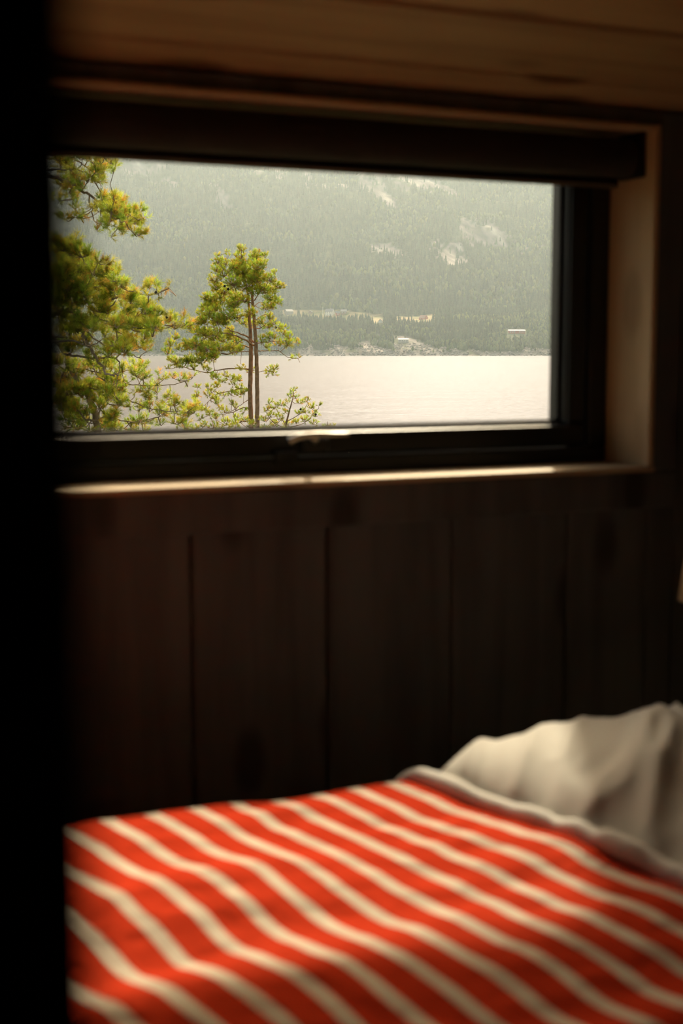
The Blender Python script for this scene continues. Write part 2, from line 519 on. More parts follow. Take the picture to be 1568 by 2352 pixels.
# other walls
wl = tag(MB().box(RL - 0.1, RL, RB - 0.1, YW + 0.17, 0, Z(1.3)).build('wall_left', M['partition']), kind='structure')
wr = tag(MB().box(RR + 0.02, RR + 0.12, RB - 0.1, YW + 0.17, 0, Z(1.3)).build('wall_right', M['dark']), kind='structure')
y = YW - 0.004
while y > RB + 0.03:
    y1 = max(RB, y - GW)
    MB().box(RR, RR + 0.02, y1 + 0.0015, y - 0.0015, 0, ceil_z(y) - 0.002, 0.003).build('board', M['wall_wood'], wr)
    y -= GW
tag(MB().box(RL - 0.1, RR + 0.12, RB - 0.1, RB, 0, Z(1.3)).build('wall_back', M['partition']), kind='structure')
PX = at_depth(212, 1000, 0.20)
tag(MB().box(RL, PX[0], PX[1], PX[1] + 0.085, 0, Z(0.72), 0.004).build('wall_inner', M['partition']), kind='structure')

# floor
fl = tag(MB().box(RL, RR, RB, YW + 0.02, -0.12, -0.02).build('floor', M['dark']), kind='structure')
y = RB
while y < YW - 0.02:
    MB().box(RL, RR, y + 0.001, min(YW, y + 0.17) - 0.001, -0.02, 0.0, 0.002).build('board', M['floor_wood'], fl)
    y += 0.17

# sloping ceiling with boards parallel to the window wall
def slope_board(y0, y1, d0, d1, name, mat, parent, x0=RL, x1=RR, c=0.0):
    n = np.array([0, -CS, -1.0]); n /= np.linalg.norm(n)       # pointing into the room
    if c:
        prof = [(y0, d0 + c), (y0 - c, d0), (y1 + c, d0), (y1, d0 + c), (y1, d1), (y0, d1)]
    else:
        prof = [(y0, d0), (y1, d0), (y1, d1), (y0, d1)]
    V = []
    for x in (x0, x1):
        for yy, dd in prof:
            V.append((x, yy - n[1] * dd, ceil_z(yy) - n[2] * dd))
    q = len(prof)
    Fs = [list(range(q)), list(range(q, 2 * q))[::-1]] + [[i, (i + 1) % q, q + (i + 1) % q, q + i] for i in range(q)]
    return MB().add(V, Fs).build(name, mat, parent)
ce = tag(slope_board(1.90, RB - 0.05, 0.021, 0.12, 'ceiling', M['dark'], None, RL - 0.1, RR + 0.12), kind='structure')
gys = [YW + 0.02, 1.725] + [1.725 - 0.151 * i for i in range(1, 21)]
for y0, y1 in zip(gys[:-1], gys[1:]):
    if y1 < RB: break
    slope_board(y0 - 0.0028, y1 + 0.0028, 0.0, 0.02, 'board', M['ceil_wood'], ce, c=0.006)

# window lining and casing
tr1 = tag(MB().box(XL - 0.012, XR + 0.012, 1.772, YF + 0.06, ZS - 0.008, ZS, 0.002).build('trim_1', M['lining']), kind='structure')     # sill
tag(MB().box(XR, XR + 0.011, 1.775, YF + 0.06, ZS, ZH + 0.007, 0.002).build('trim_2', M['lining_v']), kind='structure')          # right reveal
tag(MB().box(XL - 0.011, XL, 1.775, YF + 0.06, ZS, ZH + 0.007, 0.002).build('trim_3', M['lining_v']), kind='structure')          # left reveal
tag(MB().box(XL, XR, 1.775, YF + 0.06, ZH, ZH + 0.007, 0.002).build('trim_4', M['lining']), kind='structure')                   # head
cas = MB().box(XL - 0.065, XR + 0.065, 1.785, YW, ZS - 0.066, ZS - 0.0085, 0.003)
tag(cas.build('trim_5', M['wall_wood']), kind='structure')
tag(MB().box(XR + 0.0125, XR + 0.065, 1.785, YW, ZS - 0.008, CZ - 0.001, 0.003).build('trim_6', M['wall_wood']), kind='structure')
tag(MB().box(XL - 0.065, XL - 0.0125, 1.785, YW, ZS - 0.008, CZ - 0.001, 0.003).build('trim_7', M['wall_wood']), kind='structure')

tag(MB().box(XL - 0.0115, XR + 0.0115, 1.785, YW, ZH + 0.0075, CZ - 0.001, 0.002).build('trim_8', M['wall_wood']), kind='structure')

# window: frame, opening sash, pane, lever handle
win = tag(empty('window_1', ((XL + XR) / 2, YF + 0.03, ZS)), kind='structure')
GB, GT = Z(-0.118), Z(0.268)         # clear glass
GL, GR = XL + 0.074, XR - 0.074
def ring(x0, x1, z0, z1, t, y0, y1, name, mat, parent, c=0.003):
    b = MB()
    b.box(x0, x1, y0, y1, z0, z0 + t[0], c); b.box(x0, x1, y0, y1, z1 - t[1], z1, c)
    b.box(x0, x0 + t[2], y0, y1, z0 + t[0], z1 - t[1], c); b.box(x1 - t[2], x1, y0, y1, z0 + t[0], z1 - t[1], c)
    return b.build(name, mat, parent)
ring(XL, XR, ZS, ZH, (0.024, 0.022, 0.034), YF, YF + 0.07, 'frame', M['black_metal'], win)
ring(XL + 0.036, XR - 0.036, ZS + 0.026, ZH - 0.024, (GB - ZS - 0.026, ZH - 0.024 - GT, 0.038), YF + 0.006, YF + 0.06, 'sash', M['black_metal'], win, 0.005)
ring(GL - 0.004, GR + 0.004, GB - 0.004, GT + 0.004, (0.010, 0.010, 0.010), YF + 0.022, YF + 0.030, 'gasket', M['rubber'], win, 0.002)
def bead(axis, p0, p1, prof):
    V = []
    for p in (p0, p1):
        for a_, b_ in prof: V.append((p, a_, b_) if axis == 'x' else (b_, a_, p))
    q = len(prof)
    MB().add(V, [list(range(q)), list(range(q, 2 * q))[::-1]] + [[i, (i + 1) % q, q + (i + 1) % q, q + i] for i in range(q)]).build('glazing_bead', M['bead' if axis == 'x' else 'black_metal'], win)
bead('x', GL - 0.004, GR + 0.004, [(YF + 0.033, GB + 0.004), (YF + 0.004, GB - 0.004), (YF + 0.003, GB - 0.008), (YF + 0.033, GB - 0.008)])
bead('z', GB - 0.004, GT, [(YF + 0.033, GR - 0.003), (YF + 0.005, GR + 0.004), (YF + 0.005, GR + 0.008), (YF + 0.033, GR + 0.008)])
bead('z', GB - 0.004, GT, [(YF + 0.033, GL + 0.003), (YF + 0.005, GL - 0.004), (YF + 0.005, GL - 0.008), (YF + 0.033, GL - 0.008)])
MB().box(GL - 0.002, GR + 0.002, YF + 0.034, YF + 0.038, GB - 0.002, GT + 0.002).build('pane', M['glass'], win)
hx = on_y(722, 1020, YF)[0]
hb = MB().box(hx - 0.020, hx + 0.020, YF - 0.008, YF + 0.006, GB - 0.034, GB - 0.010, 0.003)
handle = hb.build('handle_base', M['black_metal'], win)
p0 = on_y(664, 1013, YF - 0.022); p1 = on_y(690, 1003, YF - 0.028); p2 = on_y(725, 998, YF - 0.030); p3 = on_y(800, 998, YF - 0.026)
V, Fs = tube_np(catmull([p0, p1, p2, (p2 + p3) / 2, p3], 5), np.r_[np.linspace(0.0055, 0.0042, 10), np.linspace(0.0042, 0.0032, 11)], 10)
lv = MB().add(V, Fs)
lv.tube([on_y(722, 1004, YF - 0.028), on_y(722, 1012, YF)], 0.006, 10)
lv.build('lever', M['steel'], win, True)
kx = on_y(655, 1052, YF)[0]
MB().box(kx - 0.018, kx + 0.018, YF - 0.006, YF + 0.004, ZS + 0.014, ZS + 0.034, 0.002).build('striker', M['rubber'], win)

# roller blind in the head of the reveal
bl = tag(empty('roller_blind', ((XL + XR) / 2, 1.83, Z(0.285))), 'rolled-up brown roller blind across the top of the black window', 'blind')
b = MB(); b.lathe([(0.0, 0), (0.0295, 0), (0.0295, XR - XL - 0.024), (0.0, XR - XL - 0.024)], (XL + 0.012, 1.828, Z(0.288)), 'x', 32)
b.build('fabric_roll', M['blind'], bl, False)
b = MB(); b.box(XL + 0.012, XR - 0.012, 1.8525, 1.8535, Z(0.254), Z(0.290)); b.build('fabric_drop', M['blind'], bl)
MB().box(XL + 0.012, XR - 0.012, 1.846, 1.860, Z(0.246), Z(0.257), 0.004).build('bottom_bar', M['blind_bar'], bl)
for x in (XL + 0.0005, XR - 0.0085):
    MB().box(x, x + 0.008, 1.797, 1.860, Z(0.258), ZH, 0.002).build('bracket', M['black_metal'], bl)

# ------------------------------------------------------------------ bed
BX0, BX1, BY0, BY1 = -0.62, 1.55, 0.60, 1.745
bed = tag(empty('bed', ((BX0 + BX1) / 2, (BY0 + BY1) / 2, 0)), 'low dark wooden bed under the red striped duvet by the window wall', 'bed')
MB().box(BX1 + 0.005, BX1 + 0.04, BY0, BY1, 0.10, Z(-0.46), 0.006).build('headboard', M['wall_wood'], bed)
MB().box(BX0 - 0.03, BX0, BY0, BY1, 0.10, 0.36, 0.006).build('footboard', M['wall_wood'], bed)
for yy in (BY0, BY1 - 0.03):
    MB().box(BX0, BX1, yy, yy + 0.03, 0.16, 0.30, 0.004).build('side_rail', M['wall_wood'], bed)
xx = BX0 + 0.06
while xx < BX1 - 0.1:
    MB().box(xx, xx + 0.07, BY0 + 0.03, BY1 - 0.03, 0.27, 0.29, 0.002).build('slat', M['wall_wood'], bed); xx += 0.16
for xx in (BX0 + 0.01, BX1 - 0.06):
    for yy in (BY0 + 0.035, BY1 - 0.085):
        MB().box(xx, xx + 0.05, yy, yy + 0.05, 0.0, 0.27, 0.004).build('leg', M['wall_wood'], bed)

MZ = Z(-0.620)
mat_ = tag(empty('mattress', ((BX0 + BX1) / 2, (BY0 + BY1) / 2, 0.29)), 'mattress in a white sheet beneath the striped duvet and pillow', 'mattress')
MB().box(BX0 + 0.01, BX1 - 0.01, BY0 + 0.035, BY1 - 0.035, 0.292, MZ - 0.004, 0.03).build('core', M['sheet'], mat_)
MB().box(BX0 + 0.008, BX1 - 0.008, BY0 + 0.033, BY1 - 0.033, MZ - 0.08, MZ, 0.012).build('fitted_sheet', M['sheet'], mat_)

# duvet: grid in (s, t): s across the stripes, t along them
NS, TS = np.array([0.987, 0.161]), np.array([-0.161, 0.987])
S_A, S_B, T_A, T_B = -0.42, 0.972, 0.52, 1.50
ns, ntt = 170, 150
ss, tt = np.meshgrid(np.linspace(S_A, S_B, ns), np.linspace(T_A, T_B, ntt), indexing='ij')
def duvet_xy(s, t):
    return s * NS[0] + t * TS[0], s * NS[1] + t * TS[1]
def duvet_top(s, t):
    x, y = duvet_xy(s, t)
    z = -0.490 + 0.009 * (fbm(s * 3.0 + 3.1, t * 8.5 + 1.7, 3) - 0.5) * 2 + 0.006 * smooth(x, 0.5, 0.8) + 0.010 * smooth(x, 0.7, 0.35)
    z = z + 0.0034 * np.sin(t * 32 + 5.0 * vnoise(s * 2.2, t * 2.0) + s * 3.0) * (0.5 + vnoise(s * 4 + 8, t * 3))
    z = z + 0.0015 * (fbm(s * 14, t * 20, 2) - 0.5) * 2
    z = z - 0.16 * smooth(y, 1.385, 1.57) - 0.20 * smooth(y, 0.80, 0.55)
    z = z - 0.030 * smooth(s, S_B - 0.03, S_B) ** 2
    z = z - 0.05 * smooth(s, -0.2, S_A)
    return np.maximum(z, -0.606)
zt = duvet_top(ss, tt)
sd = ss + 0.005 * (fbm(ss * 5 + 40, tt * 5, 3) - 0.5) * 2
xx, yy = duvet_xy(sd, tt)
top = np.stack([xx, yy, Z0 + zt], -1).reshape(-1, 3)
bot = np.stack([xx, yy, np.minimum(Z0 + zt - 0.006, Z0 - 0.612) + 0 * zt], -1).reshape(-1, 3)
bot[:, 2] = np.maximum(bot[:, 2], MZ + 0.002)
idx = np.arange(ns * ntt).reshape(ns, ntt)
quads = np.stack([idx[:-1, :-1], idx[1:, :-1], idx[1:, 1:], idx[:-1, 1:]], -1).reshape(-1, 4)
nb = ns * ntt
rim = np.r_[idx[0, :-1], idx[:-1, -1], idx[-1, :0:-1], idx[:0:-1, 0]]
rim2 = np.roll(rim, -1)
side = np.stack([rim, rim2, rim2 + nb, rim + nb], -1)
Fall = np.vstack([quads, quads[:, ::-1] + nb, side])
uvs = np.stack([ss.ravel(), tt.ravel()], -1)
duv = tag(empty('duvet', (0.3, 1.1, MZ)), 'red duvet with cream stripes spread over the bed', 'duvet')
link('cover', mesh_np('cover', np.vstack([top, bot]), Fall, M['stripes'], True, uv=np.vstack([uvs, uvs])), duv)
# white gathered hem of the duvet against the pillow
tl = np.linspace(T_A + 0.05, 1.47, 140)
hp = []; hr = []
for i, t in enumerate(tl):
    s = S_B - 0.003 + 0.005 * (vnoise(t * 30, 3.3) - 0.5)
    x, yv = duvet_xy(s, t)
    rr = 0.0120 + 0.005 * (vnoise(t * 45, 9.5) - 0.5) * smooth(t, 1.15, 0.95) + 0.003 * (vnoise(t * 20, 4.5) - 0.5)
    hp.append((x, yv, Z0 + float(duvet_top(S_B - 0.018, t)) + 0.003 + 0.012 * (vnoise(t * 38, 1.2) - 0.5) * float(smooth(t, 1.15, 0.95)))); hr.append(float(rr))
MB().tube(hp, hr, 10).build('hem', M['sheet'], duv, True)['label'] = 'white gathered hem'

# pillow
def make_pillow():
    n = 90
    a, b = np.meshgrid(np.linspace(-1, 1, n), np.linspace(-1, 1, n), indexing='ij')
    W, D, T = 0.66, 0.56, 0.105
    pinch = 1 - 0.09 * a ** 4; pinch2 = 1 - 0.09 * b ** 4
    px = a * W / 2 * pinch2 * 1.0; py = b * D / 2 * pinch
    dome = ((1 - np.abs(a) ** 2.6) * (1 - np.abs(b) ** 2.6)).clip(0) ** 0.44
    q1 = a * 0.8 - b * 0.75; q2 = a * 0.7 + b * 0.8
    rid = lambda x, y, w_: (1 - np.abs(2 * fbm(x, y, 2) - 1) * w_).clip(0) ** 1.6
    folds = 0.016 * rid(q1 * 3.0 + 5, q2 * 0.7 + 2, 2.6) + 0.010 * rid(q1 * 5.2 + 1, q2 * 0.9 + 7, 3.0) + 0.002 * rid(q1 * 10.0 + 3, q2 * 2.0 + 4, 3.2)
    folds = folds + 0.012 * (fbm(a * 2 + 4, b * 2 + 3, 2) - 0.5)
    env = dome ** 0.7
    up = T * dome + (folds - 0.012) * env
    dn = -0.074 * dome
    lift = 0.0 * smooth(-a, 0.45, 1.0); up = up + lift; dn = dn + lift
    top = np.stack([px, py, up], -1).reshape(-1, 3); bot = np.stack([px, py, dn], -1).reshape(-1, 3)
    idx = np.arange(n * n).reshape(n, n)
    quads = np.stack([idx[:-1, :-1], idx[1:, :-1], idx[1:, 1:], idx[:-1, 1:]], -1).reshape(-1, 4)
    rim = np.r_[idx[0, :-1], idx[:-1, -1], idx[-1, :0:-1], idx[:0:-1, 0]]; rim2 = np.roll(rim, -1)
    nb = n * n
    Fa = np.vstack([quads, quads[:, ::-1] + nb, np.stack([rim, rim2, rim2 + nb, rim + nb], -1)])
    return np.vstack([top, bot]), Fa
PV, PF = make_pillow()
R = (Matrix.Rotation(math.radians(5), 3, 'Y') @ Matrix.Rotation(math.radians(4), 3, 'X') @ Matrix.Rotation(math.radians(8), 3, 'Z'))
PV = PV @ np.array(R).T + np.array([1.112, 1.20, Z(-0.540)])
pil = link('pillow', mesh_np('pillow', PV, PF, M['white_cloth'], True))
tag(pil, 'crumpled off-white pillow at the head of the bed', 'pillow')

# bedside wall lamp at the right edge
lp = on_y(1640, 1380, 1.62)
lamp = tag(empty('wall_lamp', tuple(lp)), 'small cream cloth lampshade at the right edge, above the pillow', 'lamp')
b = MB(); b.lathe([(0.052, 0.0), (0.036, 0.125)], lp, 'z', 32); b.lathe([(0.0505, 0.001), (0.0345, 0.124)], lp, 'z', 32)
msh, N, L = newmat('lamp_shade')
d = N.new('ShaderNodeBsdfDiffuse'); d.inputs[0].default_value = (0.8, 0.72, 0.56, 1)
t = N.new('ShaderNodeBsdfTranslucent'); t.inputs[0].default_value = (0.8, 0.66, 0.44, 1)
mx = N.new('ShaderNodeMixShader'); mx.inputs[0].default_value = 0.5; o = N.new('ShaderNodeOutputMaterial')
L.new(d.outputs[0], mx.inputs[1]); L.new(t.outputs[0], mx.inputs[2]); L.new(mx.outputs[0], o.inputs[0])
b.build('shade', msh, lamp, True)
MB().tube([lp + [0, 0, 0.05], lp + [0, 0, 0.142], lp + [0.06, 0, 0.155], [RR - 0.012, lp[1], lp[2] + 0.155]], 0.005, 8).build('arm', M['steel'], lamp, True)
MB().lathe([(0.0, -0.012), (0.028, -0.012), (0.03, 0.0), (0.0, 0.0)], (RR - 0.0005, lp[1], lp[2] + 0.155), 'x', 20).build('wall_plate', M['steel'], lamp)
MB().lathe([(0.0, 0.0), (0.012, 0.006), (0.016, 0.02), (0.008, 0.042), (0.0, 0.044)], (lp[0], lp[1], lp[2] + 0.02), 'z', 12).build('bulb', plain('bulb_glass', (0.8, 0.78, 0.7), 0.3), lamp, True)
ll = bpy.data.lights.new('lampshade_fill', 'POINT'); ll.energy = 0.22; ll.color = (1.0, 0.72, 0.4); ll.shadow_soft_size = 0.018  # weak warm light added inside the shade to brighten its cloth
lo = bpy.data.objects.new('lampshade_fill', ll); COL.objects.link(lo); lo.parent = lamp; lo.location = (0, 0, 0.04)

# ------------------------------------------------------------------ outdoors
LAKE = Z(-8.3)
def world_rd(r, d, z):
    r = np.asarray(r, float); d = np.asarray(d, float)
    return np.stack([RT[0] * r + FH[0] * d, RT[1] * r + FH[1] * d, np.asarray(z, float) + 0 * r], -1)

# near slope from the cabin down to the water
nr, nd = 60, 60
rr, dd = np.meshgrid(np.linspace(-60, 60, nr), np.linspace(3.2, 62, nd), indexing='ij')
zz = Z(-2.2) - (dd - 3.2) * 0.118 + 0.5 * (fbm(rr * 0.2, dd * 0.2, 3) - 0.5)
gi = np.arange(nr * nd).reshape(nr, nd)
gq = np.stack([gi[:-1, :-1], gi[1:, :-1], gi[1:, 1:], gi[:-1, 1:]], -1).reshape(-1, 4)
tag(link('ground', mesh_np('ground', world_rd(rr, dd, zz).reshape(-1, 3), gq, M['ground'], True)), kind='structure')

lv = world_rd(np.array([-2600, 2600, 2600, -2600]), np.array([45, 45, 1700, 1700]), np.full(4, LAKE))
tag(link('lake', mesh_np('lake', lv, np.array([[0, 1, 2, 3]]), M['lake'])), kind='structure')

# far hillside
SHORE = 1600.0
def shore(r): return SHORE + 26 * (fbm(r / 90 + 5, 0 * r + 2.2, 3) - 0.5) * 2
PT = np.array([-60, 0, 12, 200, 330, 560, 1000, 1500, 1700, 2100])
PZ = np.array([-8, 0, 5, 37, 51, 142, 335, 575, 640, 620])
def hill_z(r, d):
    t = d - shore(r)
    z = np.interp(t, PT, PZ)
    amp = np.interp(t, [-60, 0, 30, 300, 700, 1500], [0.5, 1.5, 5, 9, 26, 55])
    z = z + amp * (fbm(r / 170 + 11, d / 170 + 3, 4) - 0.5) * 2
    z = z + np.interp(t, [0, 300, 1000], [0.8, 1.5, 7]) * (fbm(r / 28 + 1, d / 28 + 8, 3) - 0.5) * 2
    return LAKE + z

def in_poly(u, v, poly):
    u = np.asarray(u); v = np.asarray(v)
    ins = np.zeros(u.shape, bool)
    for (x0, y0), (x1, y1) in zip(poly, poly[1:] + poly[:1]):
        c = ((y0 > v) != (y1 > v)) & (u < (x1 - x0) * (v - y0) / (y1 - y0 + 1e-9) + x0)
        ins ^= c
    return ins
ROCKS = [([(790, 380), (870, 382), (960, 392), (1040, 425), (1055, 452), (1000, 442), (945, 430), (905, 480), (850, 445), (795, 405)], 0.50),
         ([(895, 385), (930, 388), (1050, 440), (1046, 452), (1000, 436)], 0.75),
         ([(1055, 495), (1110, 498), (1195, 565), (1205, 588), (1140, 562), (1085, 566), (1056, 545)], 0.60),
         ([(975, 555), (1062, 560), (1085, 600), (1040, 612), (1000, 585)], 0.66),
         ([(845, 560), (900, 562), (930, 582), (905, 590), (850, 575)], 0.62),
         ([(1195, 545), (1260, 570), (1260, 582), (1200, 570)], 0.5),
         ([(230, 340), (380, 355), (385, 392), (340, 402), (280, 398), (235, 372)], 0.52),
         ([(465, 415), (505, 428), (525, 450), (540, 495), (512, 478), (490, 442)], 0.62),
         ([(370, 410), (410, 420), (405, 440), (375, 430)], 0.55),
         ([(540, 350), (640, 362), (780, 375), (800, 430), (720, 440), (640, 412), (560, 398)], 0.46),
         ([(850, 768), (940, 772), (1005, 806), (960, 814), (820, 814), (815, 798)], 0.60),
         ([(680, 785), (800, 797), (790, 816), (680, 816)], 0.52),
         ([(1000, 798), (1100, 806), (1100, 816), (1000, 816)], 0.55), ([(1200, 800), (1300, 805), (1300, 816), (1200, 816)], 0.58)]
MEADOW = [[(640, 714), (700, 713), (790, 712), (880, 724), (875, 745), (830, 737), (760, 735), (690, 731), (640, 722)],
          [(905, 726), (960, 728), (1005, 719), (990, 741), (912, 738)]]
def masks(P, u, v, r, d):
    rk = np.zeros(u.shape)
    nz = 0.5 * fbm(r / 22 + 31, d / 60 + r / 60 + 4, 4) + 0.5 * fbm((r + 0.5 * d) / 9 + 3, (d - 0.4 * r) / 55 + 7, 4)
    for poly, k in ROCKS:
        rk = np.maximum(rk, in_poly(u, v, poly) * smooth(nz + k, 0.96, 1.08))
    t = d - shore(r)
    rk = np.maximum(rk, smooth(t, 14, 4) * smooth(nz, 0.35, 0.5))
    rk = np.maximum(rk, smooth(nz, 0.70, 0.76) * smooth(t, 750, 1000))
    md = np.zeros(u.shape)
    for poly in MEADOW:
        md = np.maximum(md, in_poly(u, v + 5 * (nz - 0.5), poly) * 1.0)
    return rk, md * (1 - rk)

nr, nd = 300, 250
rg = np.linspace(-1150, 1000, nr)
dg = np.concatenate([np.linspace(1545, 2000, 110), np.linspace(2006, 3700, nd - 110)])
rr, dd = np.meshgrid(rg, dg, indexing='ij')
zz = hill_z(rr, dd)
HP = world_rd(rr, dd, zz)
hu, hv = project(HP)
rk, md = masks(HP, hu, hv, rr, dd)
gi = np.arange(nr * nd).reshape(nr, nd)
gq = np.stack([gi[:-1, :-1], gi[1:, :-1], gi[1:, 1:], gi[:-1, 1:]], -1).reshape(-1, 4)
hc = np.stack([rk, md, 0 * rk], -1).reshape(-1, 3)
tag(link('mountain', mesh_np('mountain', HP.reshape(-1, 3), gq, M['hill'], True, colors=hc)), kind='structure')

# forest on the hillside
rs = np.random.RandomState(21)
def cone_tree(seed, n=6, tiers=3):
    q = np.random.RandomState(seed); V = []; Fs = []
    for k in range(tiers):
        z0 = 0.06 + 0.27 * k; z1 = min(1.0, z0 + 0.46); r = 0.20 * (1 - 0.27 * k)
        b = len(V)
        for i in range(n):
            a = 2 * math.pi * (i + 0.5 * k) / n; rq = r * (0.75 + 0.5 * q.rand())
            V.append((rq * math.cos(a), rq * math.sin(a), z0 + 0.05 * (q.rand() - 0.5)))
        V.append((0, 0, z1))
        Fs += [[b + i, b + (i + 1) % n, b + n] for i in range(n)]
    return np.array(V), np.array(Fs)
def blob_tree(seed):
    q = np.random.RandomState(seed); V = []; Fs = []
    rings = [(0.06, 0.03), (0.16, 0.18), (0.40, 0.30), (0.66, 0.27), (0.88, 0.14)]
    n = 6
    for j, (z, r) in enumerate(rings):
        for i in range(n):
            a = 2 * math.pi * (i + 0.5 * (j % 2)) / n; rq = r * (0.7 + 0.6 * q.rand())
            V.append((rq * math.cos(a), rq * math.sin(a), z + 0.09 * (q.rand() - 0.5)))
    V.append((0, 0, 1.0))
    for j in range(len(rings) - 1):
        for i in range(n):
            i2 = (i + 1) % n
            Fs += [[j * n + i, j * n + i2, (j + 1) * n + i], [j * n + i2, (j + 1) * n + i2, (j + 1) * n + i]]
    Fs += [[(len(rings) - 1) * n + i, (len(rings) - 1) * n + (i + 1) % n, len(V) - 1] for i in range(n)]
    return np.array(V), np.array(Fs)
NT = 62000
d_ = SHORE + 6 + 1560 * rs.rand(NT) ** 1.0
r_ = (rs.rand(NT) * 0.60 - 0.33) * d_
extra = 9000
d_ = np.r_[d_, SHORE + 6 + 340 * rs.rand(extra)]; r_ = np.r_[r_, (rs.rand(extra) * 0.50 - 0.25) * d_[NT:]]
t_ = d_ - shore(r_)
P_ = world_rd(r_, d_, hill_z(r_, d_) - 0.3)
u_, v_ = project(P_)
k_, m_ = masks(P_, u_, v_, r_, d_)
u2, v2 = project(P_ + np.array([0, 0, 7.0]))
m2 = np.maximum.reduce([in_poly(u_, v2 + 3, p) * 1.0 for p in MEADOW])
keep = (t_ > 7) & (rs.rand(len(d_)) > np.minimum(0.96, k_ * 0.93)) & (m_ < 0.5) & ((m2 < 0.5) | (rs.rand(len(d_)) > 0.82))
# openings in front of the far buildings
BLD = [(768, 726, 30), (715, 722, 16), (874, 742, 8), (973, 737, 16), (926, 790, 22), (1186, 768, 26), (662, 722, 14)]
for bu_, bv_, bw_ in BLD:
    keep &= ~((abs(u_ - bu_) < bw_) & (v_ > bv_ - 12) & (v_ < bv_ + 16))
r_, d_, t_, P_, u_, v_, k_ = [q[keep] for q in (r_, d_, t_, P_, u_, v_, k_)]
n_ = len(d_)
mixn = fbm(r_ / 70 + 2, d_ / 70 + 6, 3)
decid = rs.rand(n_) < smooth(mixn, 0.42, 0.66) * np.interp(t_, [0, 350, 900, 1500], [0.75, 0.7, 0.45, 0.3])
hgt = np.where(decid, 6.0 + 3.5 * rs.rand(n_), 7.0 + 6.5 * rs.rand(n_)) * (1 - 0.45 * k_) * np.interp(t_, [0, 25, 200], [0.6, 0.85, 1.0])
base_c = np.where(decid[:, None], np.array([[0.085, 0.125, 0.030]]), np.array([[0.042, 0.068, 0.024]]))
var = (0.65 + 0.7 * rs.rand(n_))[:, None] * (0.7 + 0.6 * fbm(r_ / 40, d_ / 40 + 3, 2))[:, None]
tint = base_c * var * np.stack([0.9 + 0.3 * rs.rand(n_), np.ones(n_), 0.9 + 0.3 * rs.rand(n_)], -1)
ang = rs.rand(n_) * 6.28
conifers = [cone_tree(s) for s in range(4)]
blobs = [blob_tree(s + 10) for s in range(3)]
inview = (u_ > 300) & (u_ < 1262) & (t_ < 260)
score = np.where(inview, hgt / d_, -1)
order = np.argsort(-score)
single = np.zeros(n_, bool)
single[[i for i in order if not decid[i]][:220]] = True
single[[i for i in order if decid[i]][:110]] = True
var_id = rs.randint(0, 12, n_)
def bake(sel, tmpl, name, label, cat):
    V0, F0 = tmpl
    ids = np.where(sel)[0]
    c, s = np.cos(ang[ids]), np.sin(ang[ids])
    h = hgt[ids]; wd = h * (0.85 + 0.4 * (ang[ids] / 6.28))
    X = (V0[None, :, 0] * c[:, None] - V0[None, :, 1] * s[:, None]) * wd[:, None]
    Y = (V0[None, :, 0] * s[:, None] + V0[None, :, 1] * c[:, None]) * wd[:, None]
    Zc = V0[None, :, 2] * h[:, None]
    V = np.stack([X, Y, Zc], -1) + P_[ids][:, None]
    Fq = F0[None] + (np.arange(len(ids)) * len(V0))[:, None, None]
    C = np.repeat(tint[ids][:, None], len(V0), 1)
    return V.reshape(-1, 3), Fq.reshape(-1, 3), C.reshape(-1, 3)
for isd, tmpls, name, label in ((False, conifers, 'conifer_forest', 'dark green spruces and pines covering the far mountainside'),
                                (True, blobs, 'birch_forest', 'lighter green leafy trees among the spruces on the far mountainside')):
    Vs, Fs_, Cs = [], [], []; off = 0
    for k, tm in enumerate(tmpls):
        V, Fq, C = bake((decid == isd) & ~single & (var_id % len(tmpls) == k), tm, name, label, 'forest')
        Vs.append(V); Fs_.append(Fq + off); Cs.append(C); off += len(V)
    o = link(name, mesh_np(name, np.vstack(Vs), np.vstack(Fs_), M['forest'], False, colors=np.vstack(Cs)))
    tag(o, label, 'forest', kind='stuff')
# the trees nearest the water, one by one
protos = {}
for isd, tmpls in ((False, conifers), (True, blobs)):
    for k, (V0, F0) in enumerate(tmpls):
        for j in range(3):
            base = np.array([0.105, 0.150, 0.030]) if isd else np.array([0.040, 0.066, 0.022])
            protos[isd, k, j] = mesh_np('crown', V0, F0, M['forest'], False, colors=np.tile(base * (0.7 + 0.3 * j), (len(V0), 1)))
for i in np.where(single)[0]:
    isd = bool(decid[i]); tm = blobs if isd else conifers
    o = bpy.data.objects.new('birch' if isd else 'spruce', protos[isd, int(var_id[i]) % len(tm), int(i) % 3])
    COL.objects.link(o)
    o.location = P_[i]; o.rotation_euler = (0, 0, ang[i]); wq = hgt[i] * (0.85 + 0.4 * ang[i] / 6.28); o.scale = (wq, wq, hgt[i])
    if isd: tag(o, 'small light green leafy tree in the wood along the far shore', 'tree', 'light green leafy trees along the far shore')
    else: tag(o, 'small dark green spruce in the wood along the far shore', 'tree', 'dark green spruces along the far shore')

